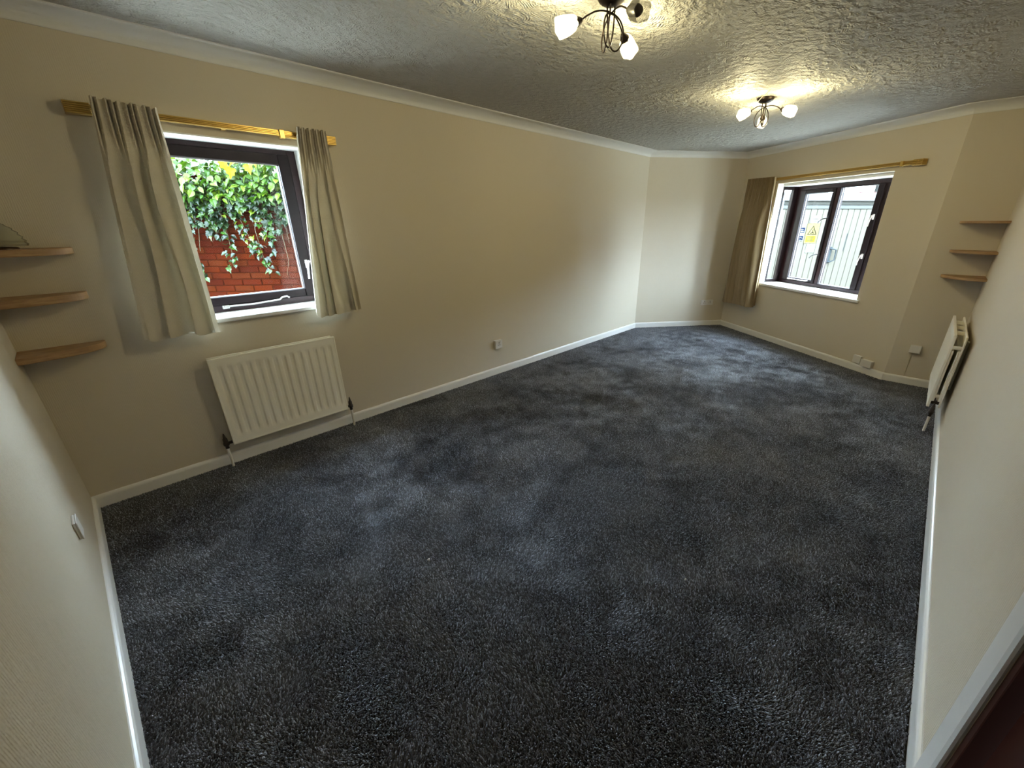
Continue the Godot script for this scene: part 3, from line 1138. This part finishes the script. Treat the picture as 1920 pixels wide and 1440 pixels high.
	mb.tube([Vector3(-0.03, -0.09, 0.0055), Vector3(0.0, -0.08, 0.0055), Vector3(0.03, -0.095, 0.0055)], 0.004, 6)
	part("print", mb, "sign_white", s)


# ------------------------------------------------------------------ curtains and rails
func curtain(called: String, label: String, wall: int, tl: Vector2, tr: Vector2, bl: Vector2, br: Vector2, off: float, amp: float, folds: float, phase: float, crease: float, cloth: String, lining: String, drop: Callable) -> void:
	var o := thing(called, label, "curtain", on_wall(wall, (bl.x + br.x) / 2.0, minf(bl.y, br.y), 0.0))
	var base := Vector3((bl.x + br.x) / 2.0, minf(bl.y, br.y), 0)
	var wob := FastNoiseLite.new()
	wob.seed = int(phase * 100.0) + 3
	wob.fractal_type = FastNoiseLite.FRACTAL_NONE
	wob.frequency = 1.0
	var width := tr.x - tl.x
	var f := func(s: float, v: float, back: float) -> Vector3:
		var ease_v := pow(v, 0.85)
		var l := tl.lerp(bl, ease_v)
		var r := tr.lerp(br, ease_v)
		var w := lerpf(s, s + 4.0 * s * (1.0 - s) * (0.09 * sin(s * 5.3 + phase * 3.0) + 0.13 * wob.get_noise_2d(s * 1.6, v * 0.7) + 0.02 * wob.get_noise_2d(s * 5.0 + 9.0, v * 1.6)), smoothstep(0.0, 0.3, v))
		var ph := folds * TAU * w + phase
		var soft := smoothstep(0.03, 0.3, v)
		var a := amp * (0.45 + 0.55 * soft) * (1.0 + 1.1 * wob.get_noise_2d(s * 2.2 + 40.0, v * 0.8))
		var wave := lerpf(sin(ph) * 0.75 + 0.25 * sin(ph * 2.0 + 0.6), 0.7 - 1.7 * pow(absf(cos(ph * 0.5)), 3.2), crease)
		var pinch := sin(folds * 2.0 * TAU * s * 1.5 + phase) * 0.5 + sin(folds * TAU * 4.0 * s) * 0.3
		var z := off + lerpf(pinch * amp * 0.55, wave * a * (0.3 + 0.7 * minf(1.0, 9.0 * s * (1.0 - s))), smoothstep(0.05, 0.2, v)) - back
		if v < 0.09:
			z -= 0.006 * sin(v / 0.09 * PI)   # drawn in at the tape
		var x := lerpf(l.x, r.x, s) + cos(ph) * amp * 0.5 * soft * minf(1.0, 6.0 * s * (1.0 - s))
		var y := lerpf(l.y, r.y, s)
		y += sin(folds * TAU * 1.5 * s) * 0.005 * (1.0 - smoothstep(0.0, 0.1, v)) + sin(ph) * 0.006 * v + drop.call(s) * v
		return Vector3(x, y, maxf(z, lerpf(0.074, 0.012, smoothstep(0.07, 0.16, v)))) - base
	var nu := int(folds * 30)
	var mb := MB.new()
	mb.sheet(nu, 44, func(s, v): return f.call(s, v * 0.965, 0.0), Vector3(0, 0, 1))
	# the cloth is turned round its two edges
	for e in [0.0, 1.0]:
		mb.sheet(2, 44, func(s, v): return f.call(e, v * 0.965, s * 0.009), Vector3(-1.0 if e == 0.0 else 1.0, 0, 0))
	part("cloth", mb, cloth, o)
	mb = MB.new()
	mb.sheet(nu, 3, func(s, v): return f.call(s, 0.965 + v * 0.035, -0.0015), Vector3(0, 0, 1))
	mb.sheet(nu, 2, func(s, v): return f.call(s, 1.0, v * 0.008 - 0.0015), Vector3(0, -1, 0))
	part("hem", mb, cloth, o)
	mb = MB.new()
	mb.sheet(nu, 30, func(s, v): return f.call(lerpf(0.01, 0.99, s), lerpf(0.02, 0.985, v), 0.009 + 0.014 * crease), Vector3(0, 0, -1))
	part("lining", mb, lining, o)
	mb = MB.new()
	mb.sheet(nu, 2, func(s, v): return f.call(s, v * 0.075, -0.002), Vector3(0, 0, 1))
	mb.sheet(nu, 1, func(s, v): return f.call(s, 0.0, v * 0.010 - 0.002), Vector3(0, 1, 0))
	part("heading", mb, cloth, o)


func rail(called: String, label: String, wall: int, u0: float, u1: float, y: float, arm: float) -> void:
	var o := thing(called, label, "curtain rail", on_wall(wall, (u0 + u1) / 2.0, y, 0.0))
	var hl := (u1 - u0) / 2.0
	var mb := MB.new()
	# fluted fascia: six ribs along the front
	for k in 4:
		var yy := -0.009 + k * 0.0072
		mb.box(Vector3(-hl + 0.05, yy, 0.040), Vector3(hl - 0.05, yy + 0.0064, 0.054), 0.0018)
	mb.box(Vector3(-hl + 0.05, -0.010, 0.036), Vector3(hl - 0.05, 0.022, 0.042))
	part("track", mb, "brass", o)
	for s in [-1.0, 1.0]:
		mb = MB.new()
		var x0: float = s * (hl - 0.09)
		var x1: float = s * hl
		for k in 6:
			var yy := -0.024 + k * 0.0082
			mb.box(Vector3(minf(x0, x1), yy, 0.006), Vector3(maxf(x0, x1), yy + 0.0074, 0.060), 0.002)
		part("end_cap", mb, "brass", o)
	mb = MB.new()
	mb.tube([Vector3(arm - 0.02, -0.012, 0.056), Vector3(arm + 0.09, -0.012, 0.060), Vector3(hl - 0.12, -0.012, 0.058)], 0.006, 8)
	mb.box(Vector3(arm - 0.05, -0.022, 0.040), Vector3(arm - 0.02, 0.024, 0.062), 0.003)
	part("overlap_arm", mb, "brass", o)
	for x in [-hl * 0.6, 0.0, hl * 0.6]:
		mb = MB.new()
		mb.box(Vector3(x - 0.012, -0.012, 0), Vector3(x + 0.012, 0.018, 0.037), 0.002)
		part("bracket", mb, "brass", o)


func build_curtains() -> void:
	rail("curtain_rail", "fluted brass curtain rail over the garden window on the long wall", FRONT, 0.489, 1.727, 1.985, 0.33)
	rail("curtain_rail", "fluted brass curtain rail over the bay window on the far wall", BAY, 0.165, 2.365, 1.978, 0.95)
	curtain("curtain", "cream waffle curtain drawn to the left of the garden window", FRONT, Vector2(0.583, 2.030), Vector2(0.822, 2.018), Vector2(0.458, 0.903), Vector2(0.800, 0.893), 0.104, 0.044, 3.5, 0.4, 0.55, "curtain_cream", "curtain_lining", func(s): return -0.006 * sin(s * 9.0))
	curtain("curtain", "cream waffle curtain drawn to the right of the garden window", FRONT, Vector2(1.478, 2.026), Vector2(1.648, 2.026), Vector2(1.368, 0.884), Vector2(1.692, 0.886), 0.098, 0.032, 4.0, 2.0, 0.6, "curtain_cream", "curtain_lining", func(s): return 0.012 * s)
	curtain("curtain", "golden brown curtain hanging at the left side of the bay window", BAY, Vector2(0.213, 2.016), Vector2(0.690, 2.005), Vector2(0.088, 0.372), Vector2(0.715, 0.405), 0.105, 0.046, 7.0, 1.1, 1.0, "curtain_gold", "lining_gold", func(s): return 0.008 * sin(s * 5.0))


# ------------------------------------------------------------------ radiators
func radiator(label: String, xf: Transform3D, length: float, height: float, lift: float, flutes: int, z_back: float, z_front: float, valve_h: float, reach: float) -> void:
	var o := thing("radiator", label, "radiator", xf, "")
	var f := func(s: float, v: float) -> Vector3:
		var x := s * length
		var y := v * height
		var q := (x - 0.022) / (length - 0.044) * flutes
		var dip := 0.0
		if q > 0.0 and q < flutes:
			var fr := q - floorf(q)
			var up := smoothstep(0.045, 0.085, y) * (1.0 - smoothstep(height - 0.085, height - 0.050, y))
			dip = smoothstep(0.18, 0.34, fr) * (1.0 - smoothstep(0.68, 0.84, fr)) * up * 0.011
		return Vector3(x, lift + y, z_front - dip)
	var mb := MB.new()
	mb.sheet(flutes * 16, 40, f, Vector3(0, 0, 1))
	# folded edges
	var zf := z_front
	var t := 0.016
	mb.box(Vector3(0, lift, zf - t), Vector3(length, lift + height, zf - 0.0125), 0.001)
	mb.box(Vector3(-0.002, lift - 0.002, zf - t), Vector3(0.010, lift + height + 0.002, zf + 0.0015), 0.002)
	mb.box(Vector3(length - 0.010, lift - 0.002, zf - t), Vector3(length + 0.002, lift + height + 0.002, zf + 0.0015), 0.002)
	mb.box(Vector3(0, lift + height - 0.010, zf - t), Vector3(length, lift + height + 0.002, zf + 0.0015), 0.002)
	mb.box(Vector3(0, lift - 0.002, zf - t), Vector3(length, lift + 0.010, zf + 0.0015), 0.002)
	mb.box(Vector3(0.012, lift + 0.045, zf - 0.030), Vector3(length - 0.004, lift + height - 0.105, zf - 0.0135), 0.004)
	part("front_panel", mb, "radiator_enamel", o)
	mb = MB.new()
	mb.box(Vector3(0.004, lift, z_back), Vector3(length - 0.004, lift + height, z_back + 0.012), 0.003)
	mb.box(Vector3(0.012, lift + 0.045, z_back + 0.004), Vector3(length - 0.006, lift + height - 0.105, z_back + 0.026), 0.004)
	part("back_panel", mb, "radiator_enamel", o)
	for x in [0.02, length - 0.02]:
		for y in [0.085, height - 0.085]:
			mb = MB.new()
			mb.tube([Vector3(x, lift + y, z_back + 0.010), Vector3(x, lift + y, zf - 0.012)], 0.014, 12)
			part("connector", mb, "radiator_enamel", o)
		mb = MB.new()
		mb.box(Vector3(x - 0.014, lift + 0.024, z_back + 0.012), Vector3(x + 0.014, lift + 0.05, zf - t), 0.003)
		part("plug", mb, "valve_dark", o)
	for x in [0.25, 0.5, 0.75]:
		mb = MB.new()
		mb.box(Vector3(x * length - 0.006, lift + height - 0.03, z_back + 0.012), Vector3(x * length + 0.006, lift + height - 0.004, zf - t), 0.001)
		part("spacer", mb, "radiator_enamel", o)
	for x in [0.3, 0.7]:
		mb = MB.new()
		mb.box(Vector3(x * length - 0.02, lift + 0.08, 0.002), Vector3(x * length + 0.02, lift + height - 0.08, z_back + 0.001), 0.002)
		part("wall_bracket", mb, "radiator_enamel", o)
	# valves and pipes at both ends
	for e in [-reach, length + reach]:
		var zc := (z_back + zf) / 2.0
		var inside := 0.004 if e < 0.0 else length - 0.004
		mb = MB.new()
		mb.tube([Vector3(e, valve_h, zc), Vector3(inside, valve_h, zc)], 0.010, 10)
		mb.lathe([Vector2(0.0, 0.075), Vector2(0.004, 0.068), Vector2(0.009, 0.040), Vector2(0.013, 0.034), Vector2(0.014, 0.010), Vector2(0.017, 0.006), Vector2(0.017, -0.012), Vector2(0.011, -0.018), Vector2(0.011, -0.035), Vector2(0.0, -0.035)], Transform3D(Basis(), Vector3(e, valve_h, zc)), 14)
		part("valve", mb, "valve_dark", o)
		mb = MB.new()
		mb.tube([Vector3(e, valve_h - 0.03, zc), Vector3(e, valve_h * 0.5, zc), Vector3(e, -0.011, zc)], 0.0085, 12)
		part("pipe", mb, "pipe_paint", o)


func build_radiators() -> void:
	radiator("white double panel radiator below the garden window on the long wall", on_wall(FRONT, 0.695, 0.0), 0.762, 0.576, 0.155, 14, 0.026, 0.090, 0.165, 0.036)
	radiator("white double panel radiator seen end-on against the right wall", on_wall(RIGHT, 0.25, 0.0), 0.955, 0.545, 0.19, 17, 0.038, 0.113, 0.155, 0.012)


# ------------------------------------------------------------------ shelves
# quarter-round board in the corner at local origin: a along x, b along z
func corner_shelf(label: String, group: String, xf: Transform3D, a: float, b: float, th: float) -> void:
	var poly := PackedVector2Array()
	poly.append(Vector2.ZERO)
	for k in 25:
		var q := PI / 2.0 * k / 24.0
		var rr := pow(pow(absf(cos(q)), 2.2) + pow(absf(sin(q)), 2.2), -1.0 / 2.2)
		poly.append(Vector2(a * cos(q) * rr, b * sin(q) * rr))
	var mb := MB.new()
	mb.slab(poly, -th, 0.0, Transform3D(), 0.003)
	single("corner_shelf", mb, "shelf_wood", label, "shelf", xf, group)


func build_shelves() -> void:
	var left := Transform3D(Basis(), corner(FRONT))
	var g1 := "corner shelves at the left wall"
	corner_shelf("top left corner shelf carrying the glass ornament", g1, left.translated(UP * 1.386), 0.333, 0.20, 0.030)
	corner_shelf("middle left corner shelf, empty, between two others", g1, left.translated(UP * 1.176), 0.320, 0.19, 0.034)
	corner_shelf("bottom left corner shelf of light wood beside the curtain", g1, left.translated(UP * 0.920), 0.312, 0.18, 0.031)
	# right-hand corner: x runs along the end wall from the corner, z back along the right wall
	var right := Transform3D(Basis(Vector3(0, 0, -1), UP, Vector3(-1, 0, 0)), corner(RIGHT))
	var g2 := "corner shelves at the far right"
	corner_shelf("top right corner shelf above the far radiator, at eye height", g2, right.translated(UP * 1.491), 0.290, 0.28, 0.020)
	corner_shelf("middle right corner shelf above the far radiator", g2, right.translated(UP * 1.258), 0.288, 0.28, 0.020)
	corner_shelf("bottom right corner shelf nearest above the far radiator", g2, right.translated(UP * 1.050), 0.286, 0.28, 0.022)
	# cut glass dome on a small foot
	var o := thing("glass_ornament", "cut glass dome ornament on the top left shelf", "ornament", Transform3D(Basis(), Vector3(-0.165, 1.386, -3.075)))
	var mb := MB.new()
	mb.lathe([Vector2(0, 0), Vector2(0.052, 0), Vector2(0.052, 0.006), Vector2(0.046, 0.010), Vector2(0.0, 0.012)], Transform3D(), 24)
	part("foot", mb, "ornament_base", o)
	mb = MB.new()
	mb.lathe([Vector2(0.0, 0.014), Vector2(0.078, 0.014), Vector2(0.082, 0.022), Vector2(0.076, 0.029), Vector2(0.079, 0.036), Vector2(0.071, 0.045), Vector2(0.073, 0.053), Vector2(0.063, 0.063), Vector2(0.064, 0.071), Vector2(0.052, 0.081), Vector2(0.052, 0.088), Vector2(0.037, 0.098), Vector2(0.034, 0.104), Vector2(0.016, 0.111), Vector2(0.0, 0.113)], Transform3D(), 64, 16, 0.05)
	part("dome", mb, "cut_glass", o)


# ------------------------------------------------------------------ ceiling lights
func ceiling_light(label: String, at: Vector3, turns: Array, lit: Array) -> Node3D:
	var o := thing("ceiling_light", label, "ceiling light", Transform3D(Basis(), at), "")
	var mb := MB.new()
	mb.lathe([Vector2(0.0, -0.036), Vector2(0.016, -0.035), Vector2(0.036, -0.030), Vector2(0.052, -0.020), Vector2(0.060, -0.008), Vector2(0.062, 0.0)], Transform3D(), 32)
	part("canopy", mb, "bronze", o)
	for k in 3:
		var a: float = deg_to_rad(turns[k])
		var d := Vector3(cos(a), 0, sin(a))
		var sd := Vector3(-sin(a), 0, cos(a))
		var cu := Curve3D.new()
		cu.bake_interval = 0.004
		# canopy, down, round the loop, over the middle and out to the holder
		var q := [[0.014, -0.030, 0.010], [0.008, -0.085, 0.012], [-0.001, -0.138, 0.012], [-0.018, -0.176, 0.010], [-0.042, -0.178, 0.006], [-0.062, -0.145, 0.002], [-0.059, -0.104, 0.0], [-0.034, -0.072, -0.002], [0.012, -0.056, -0.003], [0.062, -0.058, -0.002], [0.105, -0.076, 0.0], [0.130, -0.092, 0.0]]
		for i in q.size():
			var p := q[maxi(i - 1, 0)] as Array
			var n := q[mini(i + 1, q.size() - 1)] as Array
			var slope: Vector3 = (d * (n[0] - p[0]) + UP * (n[1] - p[1]) + sd * (n[2] - p[2])) / 6.0
			cu.add_point(d * q[i][0] + UP * q[i][1] + sd * q[i][2], -slope, slope)
		var pts := []
		for i in 61:
			pts.append(cu.sample_baked(cu.get_baked_length() * i / 60.0))
		mb = MB.new()
		mb.tube(pts, 0.0034, 8)
		part("arm", mb, "bronze", o)
		# holder and glass point outwards and down
		var ax := (d * cos(deg_to_rad(19)) - UP * sin(deg_to_rad(19))).normalized()
		var bx := sd
		var hx := Transform3D(Basis(bx, ax, bx.cross(ax)), d * 0.126 + UP * -0.092)
		mb = MB.new()
		mb.lathe([Vector2(0.0, -0.002), Vector2(0.006, 0.0), Vector2(0.012, 0.010), Vector2(0.019, 0.026), Vector2(0.021, 0.034), Vector2(0.0, 0.034)], hx, 20)
		part("holder", mb, "bronze", o)
		mb = MB.new()
		var outer := [Vector2(0.020, 0.030), Vector2(0.026, 0.038), Vector2(0.0315, 0.054), Vector2(0.0350, 0.076), Vector2(0.0365, 0.098), Vector2(0.036, 0.112)]
		var prof := outer.duplicate()
		for i in range(outer.size() - 1, -1, -1):
			prof.append(outer[i] - Vector2(0.0025, 0.0))
		mb.lathe(prof, hx, 30, 5, 0.09)
		var shade := part("shade", mb, "shade_lit" if lit[k] else "shade_clear", o, "glowing frosted glass shade" if lit[k] else "unlit smoky glass shade")
		mb = MB.new()
		mb.lathe([Vector2(0.010, 0.034), Vector2(0.013, 0.046), Vector2(0.019, 0.062), Vector2(0.021, 0.076), Vector2(0.016, 0.090), Vector2(0.006, 0.097), Vector2(0.0, 0.098)], hx, 18)
		part("bulb", mb, "bulb_lit" if lit[k] else "bulb_off", shade)
		if lit[k]:
			var l := OmniLight3D.new()
			l.name = "lamp"
			l.light_color = lin(1.0, 0.87, 0.48)
			l.light_energy = LAMP
			l.light_size = 0.02
			l.omni_range = 12.0
			l.omni_attenuation = 2.0
			l.shadow_enabled = true
			l.position = hx * Vector3(0, 0.074, 0)
			o.add_child(l, true)
			var sp := SpotLight3D.new()
			sp.name = "lamp_opening"
			sp.light_color = lin(1.0, 0.87, 0.48)
			sp.light_energy = LAMP * 1.25
			sp.light_size = 0.02
			sp.spot_range = 12.0
			sp.spot_attenuation = 2.0
			sp.spot_angle = 82.0
			sp.spot_angle_attenuation = 0.9
			sp.shadow_enabled = true
			sp.transform = Transform3D(Basis.looking_at(ax, UP), hx * Vector3(0, 0.076, 0))
			o.add_child(sp, true)
	return o


const LAMP := 0.13


func build_lights() -> void:
	ceiling_light("near bronze ceiling light with looped arms and one unlit shade", Vector3(1.855, H, -1.275), [-149.0, -9.0, 115.0], [true, true, false])
	var o := ceiling_light("far bronze ceiling light with looped arms and three lit shades", Vector3(3.965, H, -1.276), [-157.0, -17.0, 102.0], [true, true, true])
	var mb := MB.new()
	mb.tube([Vector3(-0.22, -0.001, 0.09), Vector3(-0.20, -0.012, 0.07), Vector3(-0.19, -0.030, 0.035), Vector3(-0.175, -0.058, 0.0), Vector3(-0.15, -0.072, -0.03)], 0.0022, 6)
	part("loose_cable", mb, "cable_cream", o, "thin cream cable hanging from the ceiling")


# ------------------------------------------------------------------ sockets and boxes
func wall_box(called: String, label: String, category: String, wall: int, u0: float, u1: float, y0: float, y1: float, depth: float, pins: Array, cable := 0.0) -> Node3D:
	var w := (u1 - u0) / 2.0
	var h := y1 - y0
	var o := thing(called, label, category, on_wall(wall, (u0 + u1) / 2.0, y0))
	var mb := MB.new()
	mb.box(Vector3(-w, 0, 0), Vector3(w, h, depth * 0.72), 0.003)
	part("back_box", mb, "socket_white", o)
	mb = MB.new()
	mb.box(Vector3(-w - 0.001, -0.001, depth * 0.72), Vector3(w + 0.001, h + 0.001, depth), 0.003)
	var plate := part("face_plate", mb, "socket_white", o)
	mb = MB.new()
	for p in pins:
		for q in [[0.0, 0.020, 0.0035, 0.006], [-0.011, -0.002, 0.005, 0.003], [0.011, -0.002, 0.005, 0.003]]:
			var c := Vector3(p + q[0], h / 2.0 + q[1] - 0.006, depth)
			mb.box(c - Vector3(q[2], q[3], 0.001), c + Vector3(q[2], q[3], 0.0008))
	if pins:
		part("pin_holes", mb, "socket_hole", plate)
		mb = MB.new()
		for p in pins:
			mb.box(Vector3(p + 0.014, h * 0.68, depth - 0.001), Vector3(p + 0.026, h * 0.9, depth + 0.004), 0.001)
		part("switch", mb, "socket_white", plate)
	if cable > 0.0:
		mb = MB.new()
		mb.tube([Vector3(-w * 0.35, 0.003, 0.005), Vector3(-w * 0.35, -cable * 0.5, 0.004), Vector3(-w * 0.3, -cable, 0.004)], 0.003, 6)
		part("cable", mb, "cable_cream", o)
	return o


func build_electrics() -> void:
	wall_box("socket", "single white wall socket low on the long wall", "socket", FRONT, 3.071, 3.166, 0.281, 0.366, 0.034, [0.0])
	wall_box("socket", "double white wall socket low on the short angled wall", "socket", ANGLED, 1.030, 1.222, 0.314, 0.390, 0.020, [-0.045, 0.045])
	wall_box("junction_box", "smaller white box left of its pair on the skirting under the bay window", "junction box", BAY, 2.260, 2.347, 0.084, 0.164, 0.026, [])
	wall_box("junction_box", "wider white box right of its pair on the skirting under the bay window", "junction box", BAY, 2.362, 2.480, 0.074, 0.146, 0.042, [])
	wall_box("socket", "white box with a thin cable below it beside the far radiator", "socket", END, 0.127, 0.209, 0.316, 0.388, 0.036, [], 0.246)
	wall_box("socket", "white socket box seen edge-on on the near left wall", "socket", LEFT, 2.590, 2.676, 0.318, 0.396, 0.014, [])


# ------------------------------------------------------------------ carpet
func build_carpet() -> void:
	var cell := 0.024
	var n := 5
	var meshes := []
	for k in 4:
		var mb := MB.new()
		for i in n:
			for j in n:
				var p := Vector3((i + 0.5) / n - 0.5, 0, (j + 0.5) / n - 0.5) * cell * 1.15 + Vector3(rng.randf_range(-1, 1), 0, rng.randf_range(-1, 1)) * 0.0014
				var h := rng.randf_range(0.0080, 0.0115)
				var lean := Vector3(rng.randf_range(-1, 1), 0, rng.randf_range(-1, 1)) * 0.0035
				var g := rng.randf()
				mb.tint = Color(0.015, 0.0155, 0.0195).lerp(Color(0.29, 0.30, 0.36), g * g * g * g)
				var r0 := 0.0026
				var r1 := 0.0020
				var ring0 := []
				var ring1 := []
				var nn := []
				var a0 := rng.randf() * TAU
				for q in 5:
					var a := a0 + TAU * q / 5.0
					var d := Vector3(cos(a), 0, sin(a))
					nn.append((d + UP * 0.35).normalized())
					ring0.append(p + d * r0)
					ring1.append(p + lean + d * r1 + UP * h * 0.78)
				var tip := p + lean * 1.3 + UP * h
				for q in 5:
					var s := (q + 1) % 5
					mb.tri(ring0[q], ring0[s], ring1[s], nn[q], nn[s], nn[s])
					mb.tri(ring0[q], ring1[s], ring1[q], nn[q], nn[s], nn[q])
					mb.tri(ring1[q], ring1[s], tip, nn[q], nn[s], UP)
		meshes.append(mb.mesh())
	# one clump per cell; the pile leans where feet and the vacuum cleaner pushed it
	var a := FastNoiseLite.new()
	a.seed = 71
	a.frequency = 1.3
	a.fractal_octaves = 3
	var b := FastNoiseLite.new()
	b.seed = 72
	b.frequency = 5.5
	b.fractal_octaves = 2
	var inside := PackedVector2Array()
	for i in 6:
		var q := mitre(i, 0.016)
		inside.append(Vector2(q.x, q.z))
	var xfs := []
	var cols := []
	var kinds := []
	var x := PX[0]
	while x < 6.8:
		var z := PZ[0]
		while z < 0.36:
			if Geometry2D.is_point_in_polygon(Vector2(x, z), inside):
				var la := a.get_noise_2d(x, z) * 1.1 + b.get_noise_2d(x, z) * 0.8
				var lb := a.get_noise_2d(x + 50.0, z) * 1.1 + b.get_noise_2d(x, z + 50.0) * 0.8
				var bs := Basis(UP, rng.randf() * TAU)
				var sh := Basis(Vector3.RIGHT, Vector3(la * 0.72, 1.0, lb * 0.72), Vector3.BACK)
				xfs.append(Transform3D(sh * bs, Vector3(x + rng.randf_range(-0.002, 0.002), -0.012, z + rng.randf_range(-0.002, 0.002))))
				var v := 1.0 + 0.16 * (a.get_noise_2d(x * 1.4 + 20.0, z * 1.4) + 0.6 * b.get_noise_2d(x + 7.0, z)) + 0.12 * rng.randf_range(-1, 1)  # broad tone patches paint in pile-lean shading; last term varies at random
				kinds.append(rng.randi() % 4)
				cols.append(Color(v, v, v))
			z += cell
		x += cell
	var o := thing("carpet", "charcoal grey twist pile carpet covering the whole floor", "carpet", Transform3D(), "", "stuff")
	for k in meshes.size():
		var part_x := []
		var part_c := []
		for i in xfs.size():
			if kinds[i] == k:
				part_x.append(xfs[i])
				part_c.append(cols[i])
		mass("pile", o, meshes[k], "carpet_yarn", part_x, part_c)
	for q in [[0.773, -1.415, 0.0075], [1.489, -0.455, 0.0055]]:
		var mb := MB.new()
		mb.lathe([Vector2(0.0, -q[2]), Vector2(q[2] * 0.8, -q[2] * 0.5), Vector2(q[2], 0.0), Vector2(q[2] * 0.6, q[2] * 0.7), Vector2(0.0, q[2])], Transform3D(Basis(Vector3(0.6, 0.3, 0.7).normalized(), 0.8), Vector3.ZERO), 9, 3, 0.25)
		single("lint", mb, "lint_white", "white speck of lint on the carpet in the middle of the room" if q[0] < 1.0 else "smaller pale speck of lint on the darker carpet to the right", "lint", Transform3D(Basis(), Vector3(q[0], 0.002, q[1])))
